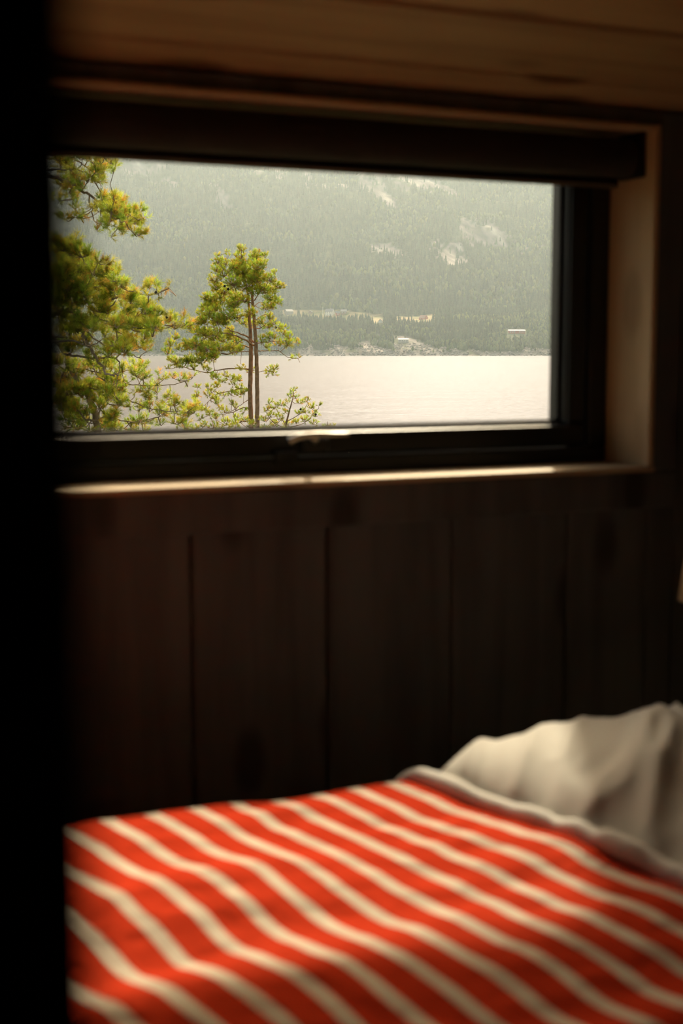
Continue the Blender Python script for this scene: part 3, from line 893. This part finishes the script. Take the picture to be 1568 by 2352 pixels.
# boulders of the far shore
V0, F0 = blob_tree(77); V0 = V0 * np.array([1.6, 1.6, 0.7])
cand_r = (rs.rand(9000) * 0.5 - 0.25) * 1610; cand_d = SHORE - 26 + 90 * rs.rand(9000) ** 1.5
ct = cand_d - shore(cand_r); cp = world_rd(cand_r, cand_d, hill_z(cand_r, cand_d) - 0.4)
cu, cv = project(cp); ck, _ = masks(cp, cu, cv, cand_r, cand_d)
sel = (ct > -3) & (ck > 0.4)
cp = cp[sel][:2600]; q = len(cp)
sz = 1.2 + 2.6 * rs.rand(q) ** 2; an = rs.rand(q) * 6.28
X = (V0[None, :, 0] * np.cos(an)[:, None] - V0[None, :, 1] * np.sin(an)[:, None]) * sz[:, None]
Y = (V0[None, :, 0] * np.sin(an)[:, None] + V0[None, :, 1] * np.cos(an)[:, None]) * sz[:, None]
V = np.stack([X, Y, V0[None, :, 2] * sz[:, None]], -1) + cp[:, None]
Fq = F0[None] + (np.arange(q) * len(V0))[:, None, None]
tag(link('shore_rocks', mesh_np('shore_rocks', V.reshape(-1, 3), Fq.reshape(-1, 3), M['stone'])), 'pale grey rocks along the far shoreline', 'rocks', kind='stuff')

# far buildings
def ground_at(u, v):
    """the point of the far hillside seen at (u, v)"""
    best = None
    for d in np.arange(1605, 2400, 2.0):
        r = (u - 784) / F_PX * d * 1.0
        for _ in range(2):
            P = world_rd(r, d, hill_z(np.array(r), np.array(d)))
            uu, vv = project(P)
            r += (u - uu) / F_PX * d
        if best is None or abs(vv - v) < best[0]:
            best = (abs(vv - v), P, d)
    return best[1], best[2]
M['wood_white'] = plain('white_boards', (0.92, 0.88, 0.80), 0.7, noise=0.04, scale=1)
M['wood_red'] = plain('red_boards', (0.42, 0.10, 0.07), 0.8, noise=0.15, scale=1)
M['wood_brown'] = plain('brown_boards', (0.22, 0.13, 0.09), 0.8, noise=0.15, scale=1)
M['roof_grey'] = plain('slate_roof', (0.20, 0.20, 0.20), 0.6, noise=0.15, scale=1)
M['roof_light'] = plain('tin_roof', (0.40, 0.37, 0.34), 0.5, noise=0.08, scale=1)
M['roof_red'] = plain('tile_roof', (0.33, 0.17, 0.13), 0.8, noise=0.15, scale=1)
M['far_pane'] = plain('far_pane', (0.05, 0.055, 0.06), 0.15)
def house(name, label, cat, u, v, w_, dp, he, hr, wallm, roofm, ang_deg, wins, shed=False, chimney=False):
    P, d = ground_at(u, v)
    root = empty(name, tuple(P)); tag(root, label, cat)
    fa = math.atan2(RT[1], RT[0]) + math.radians(ang_deg)
    ex = np.array([math.cos(fa), math.sin(fa), 0]); ey = np.array([-math.sin(fa), math.cos(fa), 0]); ez = np.array([0, 0, 1.0])
    T = lambda x, y_, z: P + ex * x + ey * y_ + ez * z
    b = MB()
    x0, x1, y0, y1 = -w_ / 2, w_ / 2, -dp / 2, dp / 2
    V = [T(x, y_, z) for x in (x0, x1) for (y_, z) in ((y0, -2.5), (y1, -2.5), (y1, he), (0, hr), (y0, he))]
    b.add(V, [[0, 1, 2, 3, 4], [9, 8, 7, 6, 5], [0, 4, 9, 5], [1, 6, 7, 2], [2, 7, 8, 3], [3, 8, 9, 4], [0, 5, 6, 1]])
    b.build('wall', wallm, root)
    ov = 0.4; sl_ = (hr - he) / (dp / 2)
    for sg in (-1, 1):
        ye = sg * (dp / 2 + ov); zl = he - ov * sl_
        V = [T(x, y_, z + k) for k in (0.05, 0.3) for x in (x0 - ov, x1 + ov) for (y_, z) in ((ye, zl), (0, hr))]
        MB().add(V, [[0, 1, 3, 2], [4, 6, 7, 5], [0, 2, 6, 4], [1, 5, 7, 3], [0, 4, 5, 1], [2, 3, 7, 6]]).build('roof', roofm, root)
    for (wx, wz, ww, wh) in wins:
        V = [T(wx + a * ww / 2, y0 - k, wz + c * wh / 2) for k in (-0.05, 0.12) for a in (-1, 1) for c in (-1, 1)]
        fr_ = MB().add(V, [[0, 1, 3, 2], [4, 6, 7, 5], [0, 2, 6, 4], [1, 5, 7, 3], [0, 4, 5, 1], [2, 3, 7, 6]]).build('window', M['wood_white'], root)
        V = [T(wx + a * ww * 0.38, y0 - k, wz + c * wh * 0.40) for k in (0.1, 0.15) for a in (-1, 1) for c in (-1, 1)]
        MB().add(V, [[0, 1, 3, 2], [4, 6, 7, 5], [0, 2, 6, 4], [1, 5, 7, 3], [0, 4, 5, 1], [2, 3, 7, 6]]).build('pane', M['far_pane'], root)
    if chimney:
        V = [T(1.5 + a * 0.4, c * 0.4, z) for z in (hr - 0.6, hr + 1.1) for a in (-1, 1) for c in (-1, 1)]
        MB().add(V, [[0, 1, 3, 2], [4, 6, 7, 5], [0, 2, 6, 4], [1, 5, 7, 3], [0, 4, 5, 1], [2, 3, 7, 6]]).build('chimney', M['stone'], root)
    return root
house('farmhouse', 'white farmhouse with a grey roof in the far meadow', 'house', 757, 724, 11.0, 7.0, 4.6, 8.2, M['wood_white'], M['roof_grey'], -28,
      [(x, z, 1.1, 1.3) for x in (-4, -1.4, 1.4, 4) for z in (1.3, 3.6)], chimney=True)
house('barn', 'dark red barn just right of the white farmhouse', 'barn', 775, 723, 5.0, 5.0, 2.8, 5.0, M['wood_red'], M['roof_grey'], 12, [(0, 1.3, 1.2, 1.4)])
house('shed', 'shed with a pale tin roof right of the red barn', 'shed', 789, 721, 7.6, 5.0, 3.2, 5.6, M['wood_brown'], M['roof_light'], 4, [(-2, 1.6, 1.2, 1.2), (2, 1.6, 1.2, 1.2)])
house('cottage', 'small low cottage with pale roof edges left of the white farmhouse', 'cottage', 713, 720, 5.6, 5.0, 1.8, 3.6, M['wood_brown'], M['roof_light'], 80, [(0, 1.0, 1.0, 1.0)])
house('grey_house', 'pale grey gabled house half behind trees beside the tall pine', 'house', 663, 720, 10.0, 7.0, 3.0, 5.6, M['roof_light'], M['roof_light'], 30, [(-2, 1.5, 1, 1), (2, 1.5, 1, 1)])
house('hut', 'tiny white gabled hut between the two meadows', 'hut', 874, 741, 4.6, 4.5, 2.2, 4.4, M['wood_white'], M['roof_red'], 75, [(0, 1.2, 1.0, 1.0)])
house('cabin', 'brown cabin with a weathered roof in the right meadow', 'cabin', 972, 735, 8.5, 8.0, 2.6, 6.0, M['wood_red'], M['roof_red'], -38, [(-2, 1.3, 1.0, 1.1), (2, 1.3, 1.0, 1.1)])
house('boathouse', 'grey and white cabin on the rocks above the shoreline', 'cabin', 926, 786, 12.0, 6.0, 3.2, 4.2, M['roof_light'], M['roof_grey'], 0,
      [(-4, 1.7, 1.6, 1.8), (-1.4, 1.7, 1.6, 1.8), (1.4, 1.7, 1.6, 1.8), (4.2, 1.7, 1.6, 1.8)])
house('longhouse', 'long low red house with a pale roof on the right slope', 'house', 1186, 765, 20.0, 5.0, 2.8, 3.9, M['wood_red'], M['roof_light'], 2,
      [(x, 1.5, 1.3, 1.3) for x in (-8, -5.5, -3, 3.5, 6, 8.5)])
P, d = ground_at(741, 723)
pole = tag(empty('flagpole', tuple(P)), 'thin white flagpole left of the white farmhouse', 'flagpole')
MB().tube([P + [0, 0, -1], P + [0, 0, 10.5]], [0.16, 0.10], 8).build('pole', M['wood_white'], pole)
MB().lathe([(0, 0), (0.2, 0.15), (0.2, 0.35), (0, 0.5)], P + np.array([0, 0, 10.4]), 'z', 8).build('finial', M['wood_white'], pole)

# ------------------------------------------------------------------ pines by the cabin
def needles_mesh(base, axis, rs, per, L_sh, L_n, wdt, cols):
    """per needles round each shoot"""
    T = len(base)
    ax = axis / (np.linalg.norm(axis, axis=1)[:, None] + 1e-9)
    h = np.where(abs(ax[:, 2:3]) < 0.9, np.array([[0, 0, 1.0]]), np.array([[1.0, 0, 0]]))
    A = np.cross(ax, h); A /= np.linalg.norm(A, axis=1)[:, None]
    B = np.cross(ax, A)
    sc = (0.75 + 0.5 * rs.rand(T))[:, None]
    t = rs.rand(T, per) * L_sh * sc
    ph = rs.rand(T, per) * 6.283
    open_ = 0.45 + 0.55 * rs.rand(T, per)
    dirv = ax[:, None] * np.cos(open_)[..., None] + (A[:, None] * np.cos(ph)[..., None] + B[:, None] * np.sin(ph)[..., None]) * np.sin(open_)[..., None]
    ln = L_n * sc * (0.75 + 0.5 * rs.rand(T, per))
    p0 = base[:, None] + ax[:, None] * t[..., None]
    p1 = p0 + dirv * ln[..., None]
    wd = np.cross(dirv, rs.randn(T, per, 3)); wd /= np.linalg.norm(wd, axis=2)[..., None] + 1e-9
    V = np.stack([p0 - wd * wdt / 2, p0 + wd * wdt / 2, p1], 2)
    C = np.repeat(np.repeat(cols[:, None], per, 1)[:, :, None], 3, 2) * (0.8 + 0.4 * rs.rand(T, per))[..., None, None]
    V = V.reshape(-1, 3)
    return V, np.arange(len(V)).reshape(-1, 3), C.reshape(-1, 3)

def pine(label, depth, trunks, limbs, clumps, seed, per=30, L_sh=0.06, L_n=0.05, wdt=0.004, dens=2.4, tuft_px=8.0, spread=1.0,
         axis_u=None, green=(0.39, 0.47, 0.050), warm=0.05, cones=(), bark='bark', zbot=None):
    rs = np.random.RandomState(seed)
    px = depth / F_PX
    tp = trunks[0]
    root_p = at_depth(tp['pts'][0][0], tp['pts'][0][1], depth + tp['pts'][0][2])
    root = tag(empty('pine_tree', tuple(root_p)), label, 'tree')
    limb_pts = []
    for tdef in trunks:
        P = np.array([at_depth(u, v, depth + dz) for u, v, dz in tdef['pts']])
        C = catmull(P, 6)
        C[1:-1] += rs.randn(len(C) - 2, 3) * tdef['r'][1] * 0.07
        R = np.interp(np.linspace(0, 1, len(C)), np.linspace(0, 1, len(tdef['r'])), tdef['r'])
        MB().tube(C, R, 9).build('trunk', M[bark], root, True)
        limb_pts.append(C)
    for l in limbs:
        P = np.array([at_depth(u, v, depth + dz) for u, v, dz in l[0]])
        C = catmull(P, 5)
        R = np.linspace(l[1], max(0.004, l[1] * 0.3), len(C))
        if len(C) > 2: C[1:-1] += rs.randn(len(C) - 2, 3) * l[1] * 0.35
        MB().tube(C, R, 6).build('branch', M[bark], root, True)
        limb_pts.append(C)
    LP = np.vstack(limb_pts)
    bases, axes, cols, hubs = [], [], [], []
    clumps = sorted(clumps, key=lambda c_: min(abs(c_[0] - p_[0]) + abs(c_[1] - p_[1]) for l_ in limbs for p_ in l_[0]))
    tw = MB()
    twV, twF, off = [], [], 0
    def twig(a, b, r0, r1):
        nonlocal off
        mid = (a + b) / 2 + rs.randn(3) * np.linalg.norm(b - a) * 0.10 + np.array([0, 0, -0.06 * np.linalg.norm(b - a)])
        V, Fq = tube_np(np.array([a, mid, b]), [r0, (r0 + r1) / 2, r1], 3, False)
        twV.append(V); twF.extend([[i + off for i in f] for f in Fq]); off += len(V)
    for cl in clumps:
        u, v, r = cl[:3]
        if axis_u is not None:
            ax_u = np.interp(v, axis_u[0], axis_u[1]); hw = np.interp(v, axis_u[0], axis_u[2])
            lat = abs(u - ax_u); mxd = math.sqrt(max(hw * hw - lat * lat, (0.25 * hw) ** 2)) * px
            dz = rs.uniform(-1, 1) * mxd * spread
        else:
            dz = rs.uniform(-1, 1) * spread * 0.6
        if len(cl) > 3: dz = cl[3]
        c = at_depth(u, v, depth + dz)
        rad = r * px
        nt_ = max(3, int(dens * math.pi * r * r / (tuft_px * tuft_px) + 0.5))
        j = np.argmin(((LP - c) ** 2).sum(1))
        hub = c - np.array([0, 0, rad * 0.35])
        AP = np.vstack([LP] + hubs) if hubs else LP
        ja = np.argmin(((AP - hub) ** 2).sum(1) * np.r_[np.ones(len(LP)), np.full(len(AP) - len(LP), 1.6)])
        twig(AP[ja], hub, 0.0045 + 0.00035 * r, 0.0035)
        hubs.append(hub[None])
        dirs = rs.randn(nt_, 3); dirs /= np.linalg.norm(dirs, axis=1)[:, None]
        pos = c + dirs * (rs.rand(nt_, 1) ** 0.45) * rad * np.array([1, 1, 0.8])
        axv = dirs * 0.75 + np.array([0, 0, 0.75]) + (c - LP[j]) / (np.linalg.norm(c - LP[j]) + 1e-6) * 0.35 + rs.randn(nt_, 3) * 0.25
        g = np.array(green)
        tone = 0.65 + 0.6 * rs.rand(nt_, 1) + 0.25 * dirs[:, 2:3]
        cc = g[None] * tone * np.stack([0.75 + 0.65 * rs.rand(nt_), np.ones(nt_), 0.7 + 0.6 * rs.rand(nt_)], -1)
        wm = rs.rand(nt_) < warm
        cc[wm] = np.array([0.58, 0.36, 0.06]) * (0.6 + 0.7 * rs.rand(wm.sum(), 1))
        bases.append(pos); axes.append(axv); cols.append(cc)
        for k in range(nt_):
            if k % 2 == 0: twig(hub, pos[k], 0.0030, 0.0018)
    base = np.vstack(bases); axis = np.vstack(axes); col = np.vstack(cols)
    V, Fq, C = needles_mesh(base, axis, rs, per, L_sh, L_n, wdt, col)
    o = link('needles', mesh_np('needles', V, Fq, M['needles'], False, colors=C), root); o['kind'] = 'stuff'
    TV = np.vstack(twV)
    o = link('twigs', mesh_np('twigs', TV, np.array(twF), M[bark], False), root); o['kind'] = 'stuff'
    for (u, v, r) in cones:
        c = at_depth(u, v, depth - 0.25)
        R = r * px
        MB().lathe([(0.0, -1.1 * R), (0.55 * R, -0.95 * R), (0.95 * R, -0.4 * R), (R, 0.1 * R), (0.7 * R, 0.7 * R), (0.25 * R, 1.1 * R), (0, 1.2 * R)], c, 'z', 9).build('pine_cone', M['cone'], root)
    return root

def fill(poly, n, r0, r1, seed):
    q = np.random.RandomState(seed); out = []
    us = [p[0] for p in poly]; vs = [p[1] for p in poly]
    while len(out) < n:
        u, v = q.uniform(min(us), max(us)), q.uniform(min(vs), max(vs))
        if in_poly(np.array(u), np.array(v), poly): out.append((u, v, q.uniform(r0, r1)))
    return out

# twin-stemmed pine in the middle of the view
C_CL = [(555,572,10),(553,590,14),(545,612,20),(585,588,15),(590,612,20),(607,588,8),(605,605,9),(560,625,24),(590,640,22),(500,600,13),(498,618,14),(497,587,5),
 (518,605,12),(523,588,5),(522,578,4),(515,630,16),(535,648,20),(495,643,12),(484,640,6),(495,656,11),(570,655,20),(600,655,20),(620,640,14),(630,628,7),(635,655,13),
 (646,658,7),(628,668,12),(605,668,14),(515,668,18),(540,680,17),(505,690,18),(485,690,15),(470,682,9),(535,700,18),(490,710,18),(470,705,13),(462,715,11),
 (520,725,20),(545,725,16),(500,735,18),(470,735,16),(455,740,14),(560,740,13),(575,745,9),(615,700,12),(632,692,10),(641,696,8),(610,708,9),(625,705,10),
 (620,730,11),(600,738,9),(628,742,9),(615,750,11),(595,745,8),(640,752,9),(652,752,8),(650,765,10),(665,775,10),(680,786,7),(660,790,12),(640,790,10),
 (620,775,12),(600,780,10),(610,795,9),(684,821,5),(672,823,5),(440,755,14),(455,765,14),(430,748,10),(470,765,16),(490,775,16),(510,780,14),(530,775,14),
 (545,785,12),(450,790,16),(475,800,18),(500,800,16),(430,790,12),(520,800,12),(390,790,11),(400,775,10),(385,810,11),(395,825,10),(410,800,10),(405,840,9),
 (430,825,12),(445,845,9),(460,830,12),(475,848,9),(490,820,12),(385,845,6),(420,842,9),(555,845,8),(575,852,7),(582,848,6),(620,850,9),(630,845,7),(632,860,5),
 (615,858,7),(520,862,8),(530,870,8),(510,875,7),(545,870,8),(490,870,5),(500,865,6),(480,890,7),(475,905,7),(485,900,8),(495,885,7),(550,890,8),(545,905,10),
 (560,900,9),(530,905,8),(515,910,6),(535,925,7),(505,935,7),(515,945,9),(480,950,9),(495,960,10),(520,970,10),(545,960,9),(560,945,7),(470,975,9),(490,980,10),
 (540,980,9),(575,975,10),(590,962,7),(590,985,10),(460,960,7),(450,985,9)]
C_CL += fill([(548,575),(606,600),(640,650),(636,690),(592,690),(560,800),(440,850),(400,830),(450,740),(480,690),(492,610)], 55, 9, 14, 1)
C_CL += fill([(440,860),(560,860),(565,990),(450,990)], 22, 6, 9, 2)
C_LIMB = [([(588,788,0),(560,770,0.2),(530,758,0.3),(505,740,0.4)],0.022), ([(588,795,0),(550,775,-0.3),(515,765,-0.5),(485,770,-0.7)],0.022),
 ([(586,755,0),(600,752,-.2),(620,735,-.4)],0.012), ([(583,680,0),(570,672,.2),(550,665,.4),(520,655,.5)],0.012), ([(584,690,0),(596,672,-.2),(612,655,-.3)],0.012),
 ([(583,705,0),(595,695,.2),(620,700,.3)],0.010), ([(583,698,0),(560,690,-.4),(530,695,-.6)],0.013), ([(588,735,0),(610,722,.3),(630,738,.4)],0.010),
 ([(590,806,0),(620,806,.2),(640,806,.3),(660,820,.3),(684,823,.3)],0.011), ([(590,788,0),(620,785,-.3),(655,782,-.4)],0.012),
 ([(575,848,0),(540,846,.1),(500,850,.2),(475,856,.25),(440,848,.3),(410,838,.3),(390,825,.3)],0.016), ([(578,808,0),(545,808,-.2),(520,815,-.4)],0.010),
 ([(573,895,0),(560,892,.1),(530,898,.2),(500,905,.3),(478,922,.4)],0.015), ([(574,936,0),(555,938,-.2),(530,948,-.4),(505,952,-.5)],0.015),
 ([(572,967,0),(545,970,.3),(515,978,.5),(490,990,.6)],0.015), ([(574,915,0),(560,925,-.1),(540,940,-.2)],0.010),
 ([(592,855,0),(605,852,.1),(622,850,.2)],0.008), ([(580,800,0),(550,792,.5),(500,800,.7),(455,790,.8)],0.016), ([(582,720,0),(555,725,.5),(500,722,.9)],0.014),
 ([(580,640,0),(565,620,.1),(556,590,.1)],0.010), ([(580,640,0),(592,615,-.1),(604,590,-.1)],0.009), ([(581,650,0),(550,640,-.3),(505,610,-.4)],0.010)]
pine('tall twin-stemmed pine in front of the lake, its reddish trunks side by side', 30.0,
     [dict(pts=[(577,1080,0),(577,985,0),(574,900,0),(576,820,0),(574,760,0),(570,690,0.1),(556,600,0.1),(554,572,0.1)], r=[.060,.050,.048,.044,.036,.024,.010,.005]),
      dict(pts=[(592,1080,-.1),(591,985,-.1),(590,900,-.1),(589,820,-.1),(584,740,-.1),(579,680,0),(583,630,0),(592,590,0)], r=[.055,.046,.044,.040,.035,.027,.012,.005])],
     C_LIMB, C_CL, 5, per=28, L_sh=0.055, L_n=0.045, wdt=0.0058, dens=6.0, tuft_px=8.5, spread=0.9,
     axis_u=([550, 600, 700, 800, 860, 990], [570, 560, 556, 540, 545, 530], [25, 65, 100, 140, 80, 90]),
     cones=[(516,657,3),(524,664,3),(537,730,3),(470,752,2.5),(445,775,2.5),(444,786,2.5),(633,752,2.5),(548,798,2.5)])

# young pine to the right of it
D_CL = [(674,895,6),(673,903,6),(665,912,5),(680,914,5),(660,925,5),(618,925,7),(630,935,9),(612,940,7),(645,930,8),(655,945,7),(620,955,9),(640,960,9),(605,965,8),
 (630,975,10),(690,925,8),(705,920,7),(715,935,9),(700,945,9),(685,950,7),(720,950,7),(732,930,5),(728,955,5),(700,965,10),(720,972,8),(680,970,9),(660,975,9),(610,985,9),(650,990,9)]
pine('young bushy pine with a bare leading shoot, right of the twin trunks', 27.0,
     [dict(pts=[(650,1090,0),(655,990,0),(664,945,0),(673,912,0),(675,888,0)], r=[.03,.022,.014,.008,.004])],
     [([(657,980,0),(640,950,.1),(630,932,.1)],.008), ([(659,968,0),(690,950,-.1),(708,925,-.1)],.008), ([(657,985,0),(700,970,.1),(728,940,.1)],.008),
      ([(656,985,0),(625,968,-.1),(610,945,-.2)],.008), ([(666,940,0),(655,930,0),(648,926,0)],.005)],
     D_CL, 11, per=26, L_sh=0.05, L_n=0.042, wdt=0.0055, dens=5.0, tuft_px=8, spread=0.5, cones=[(690,940,2.5),(725,952,2.5)])
pine('tip of a small pine just showing above the window frame, right of the young pine', 27.0,
     [dict(pts=[(750,1080,0),(750,1000,0),(751,978,0),(752,968,0)], r=[.02,.012,.008,.004])], [([(750,990,0),(742,983,.05),(735,980,.05)],.005)],
     [(751,975,4),(758,979,4),(743,981,4),(765,977,2.5),(735,984,4),(720,986,4),(755,988,6)], 13, per=26, L_sh=0.05, L_n=0.042, wdt=0.004, dens=1.8, tuft_px=7, spread=0.2)

# big pine close on the left; its trunk stands behind the door post
A_CL = [(235,455,11),(246,464,12),(262,456,9),(230,482,9),(255,485,15),(275,490,15),(290,480,12),(300,490,13),(320,485,9),(329,499,6),(310,508,11),(325,520,8),
 (285,505,11),(265,500,11),(245,500,9),(250,515,8),(270,520,8),(290,530,7),(315,540,5),(255,545,3),(222,530,3),(240,515,5),(190,362,13),(210,370,9),(230,372,12),
 (240,358,11),(255,373,8),(266,378,6),(225,388,10),(238,395,7),(205,410,7),(228,417,6),(260,397,3),(212,418,5),(175,405,11),(165,420,11),(160,440,10),(165,455,9),
 (175,475,8),(170,495,9),(185,490,6),(190,500,6),(150,500,9),(150,380,12),(170,358,12),(140,420,12),(135,460,10),
 (172,548,8),(180,565,12),(160,580,18),(190,585,16),(145,600,20),(175,605,20),(205,598,13),(225,600,9),(240,604,8),(251,602,4),(150,630,24),(185,630,22),
 (215,625,16),(235,632,13),(246,640,8),(155,660,26),(190,660,24),(225,660,18),(250,655,12),(263,665,10),(283,648,6),(283,657,6),(160,690,24),(195,690,20),
 (230,690,18),(258,680,16),(275,680,8),(300,692,11),(315,700,12),(250,710,18),(225,710,14),(290,690,8),(335,655,8),(345,658,10),(325,662,7),(360,657,7),(375,664,6),
 (388,660,5),(365,678,6),(340,678,4),(312,668,5),(330,700,10),(345,710,14),(360,720,12),(375,712,6),(340,735,14),(310,725,12),(290,740,14),(265,745,12),(320,750,14),
 (345,750,12),(300,765,14),(280,770,12),(330,775,12),(250,740,10),(240,770,12),(260,790,12),(300,795,14),(325,795,12),(336,805,8),(280,800,10),(390,735,10),
 (405,740,10),(420,730,7),(427,742,8),(380,745,8),(400,755,7),(350,770,8),(130,640,26),(125,690,26),(130,580,16),(140,730,18),(180,735,14),(160,765,14),(225,750,10)]
A_CL += fill([(130,550),(190,560),(245,605),(330,700),(365,730),(345,790),(300,835),(130,835)], 60, 10, 16, 3)
A_CL += fill([(220,440),(335,480),(325,540),(225,520)], 18, 7, 10, 8)
A_CL += fill([(130,350),(272,355),(240,415),(150,440)], 16, 8, 11, 9)
A_LIMB = [([(40,385,0),(120,405,0),(170,425,0),(200,446,0),(240,470,0),(285,495,0)],.024), ([(60,368,0.2),(120,364,.2),(170,366,.2),(200,385,.2),(225,405,.2),(232,442,.2)],.010),
 ([(60,392,-.2),(130,390,-.2),(170,388,-.2),(200,398,-.2),(216,414,-.2)],.010), ([(205,450,0),(206,470,.1),(212,484,.1),(185,500,.2)],.007),
 ([(40,700,0),(110,716,0),(160,712,0),(172,720,0),(178,745,0),(195,778,0),(205,795,0),(228,832,0),(250,862,0),(270,862,0)],.030),
 ([(204,694,-.1),(212,712,-.1),(240,714,-.1),(258,700,-.1),(265,690,-.1)],.013), ([(214,716,.1),(230,733,.1),(258,740,.1),(286,738,.1)],.010),
 ([(60,772,.2),(120,773,.2),(160,776,.2),(195,778,.2)],.016), ([(110,786,-.2),(168,784,-.2),(200,796,-.2)],.018), ([(200,760,0),(214,776,0),(250,797,0),(300,813,0),(325,825,0)],.010),
 ([(150,812,.1),(170,817,.1),(220,822,.1),(256,820,.1),(275,834,.1),(270,862,.1),(266,890,.1)],.014), ([(285,738,0),(310,760,0),(345,758,0),(385,752,0),(420,740,0)],.010),
 ([(255,690,0),(285,676,0),(310,674,0),(345,676,0),(385,664,0)],.009), ([(40,600,0),(110,610,0),(170,610,0),(230,606,0)],.018), ([(40,650,.3),(120,660,.3),(200,660,.3),(270,665,.3)],.018),
 ([(192,752,0),(197,740,0),(203,728,0)],.008)]
pine('large pine reaching in from the left with long curved branches', 14.0,
     [dict(pts=[(-40,1300,0),(-30,1000,0),(-20,700,0),(0,400,0),(10,100,0),(20,-150,0)], r=[.17,.15,.13,.10,.07,.03])],
     A_LIMB, A_CL, 3, per=36, L_sh=0.06, L_n=0.052, wdt=0.0036, dens=11.0, tuft_px=17, spread=1.0, warm=0.10, cones=[(358,672,3.5),(383,728,3.5)], bark='grey_bark',
     green=(0.36, 0.44, 0.050))
# low crooked pine beneath it
B_CL = [(150,860,16),(175,850,14),(200,845,12),(220,855,14),(240,870,14),(260,880,14),(230,890,14),(205,890,12),(180,900,14),(155,900,16),(145,930,14),(170,935,10),
 (150,960,10),(200,912,12),(245,905,12),(265,905,10),(280,890,10),(295,875,8),(310,855,10),(325,845,8),(336,840,5),(300,840,10),(280,850,12),(250,840,12),(310,900,7),
 (330,895,6),(345,885,7),(360,880,6),(375,870,7),(395,865,7),(415,868,8),(430,872,8),(442,865,5),(365,860,4),(340,905,7),(360,905,6),(385,905,6),(330,930,10),
 (320,940,10),(345,935,8),(380,925,8),(400,930,10),(425,935,10),(440,940,8),(410,950,8),(430,955,8),(365,950,8),(340,965,10),(320,965,8),(300,970,8),(370,975,8),
 (400,970,8),(430,975,8),(250,982,12),(270,985,10),(230,985,10),(300,985,9),(330,988,10),(180,985,10),(210,990,9),(135,880,16),(130,830,16)]
B_CL += fill([(130,830),(345,830),(345,895),(455,930),(455,990),(130,990)], 60, 7, 11, 4)
B_CL += fill([(130,830),(260,830),(300,990),(130,990)], 40, 10, 14, 6)
B_LIMB = [([(222,962,0),(232,938,0),(245,928,0),(265,930,0),(282,918,0)],.012), ([(224,962,.1),(250,956,.1),(272,964,.1),(305,970,.1),(340,968,.1)],.012),
 ([(222,968,-.1),(195,962,-.1),(180,944,-.1),(155,936,-.1)],.013), ([(224,968,-.1),(205,972,-.1),(188,955,-.1)],.009), ([(222,955,0),(228,935,.1),(232,925,.2)],.008),
 ([(280,880,0),(310,884,0),(345,886,0),(400,882,0),(440,870,0)],.008), ([(282,918,0),(310,925,0),(350,940,0),(400,945,0),(440,945,0)],.009), ([(266,890,.1),(272,905,.1),(300,920,.1)],.007),
 ([(165,845,.1),(200,850,.2),(250,860,.3),(300,850,.3)],.012), ([(160,835,-.2),(140,870,-.3),(140,920,-.3)],.012), ([(300,970,0),(350,962,0),(380,948,0)],.007)]
pine('low crooked pine at the lower left with a bent pale trunk and tangled twigs', 16.0,
     [dict(pts=[(228,1120,0),(226,1010,0),(220,962,0),(212,930,0),(190,888,0),(168,855,0),(158,828,0),(140,795,0),(105,750,0)], r=[.05,.045,.036,.034,.034,.034,.03,.028,.02])],
     B_LIMB, B_CL, 9, per=32, L_sh=0.055, L_n=0.046, wdt=0.0038, dens=8.5, tuft_px=14, spread=0.9, warm=0.12, bark='grey_bark', green=(0.35, 0.44, 0.050))

# ------------------------------------------------------------------ haze
c8 = [world_rd(r, d, z) for r in (-3000, 3000) for d in (140, 4200) for z in (LAKE - 3, Z(720))]
hz = MB().add(c8, [(0, 1, 3, 2), (4, 6, 7, 5), (0, 4, 5, 1), (2, 3, 7, 6), (0, 2, 6, 4), (1, 5, 7, 3)]).build('haze', M['haze'])
tag(hz, 'pale sunlit haze hanging over the lake and mountainside', 'haze', kind='stuff')
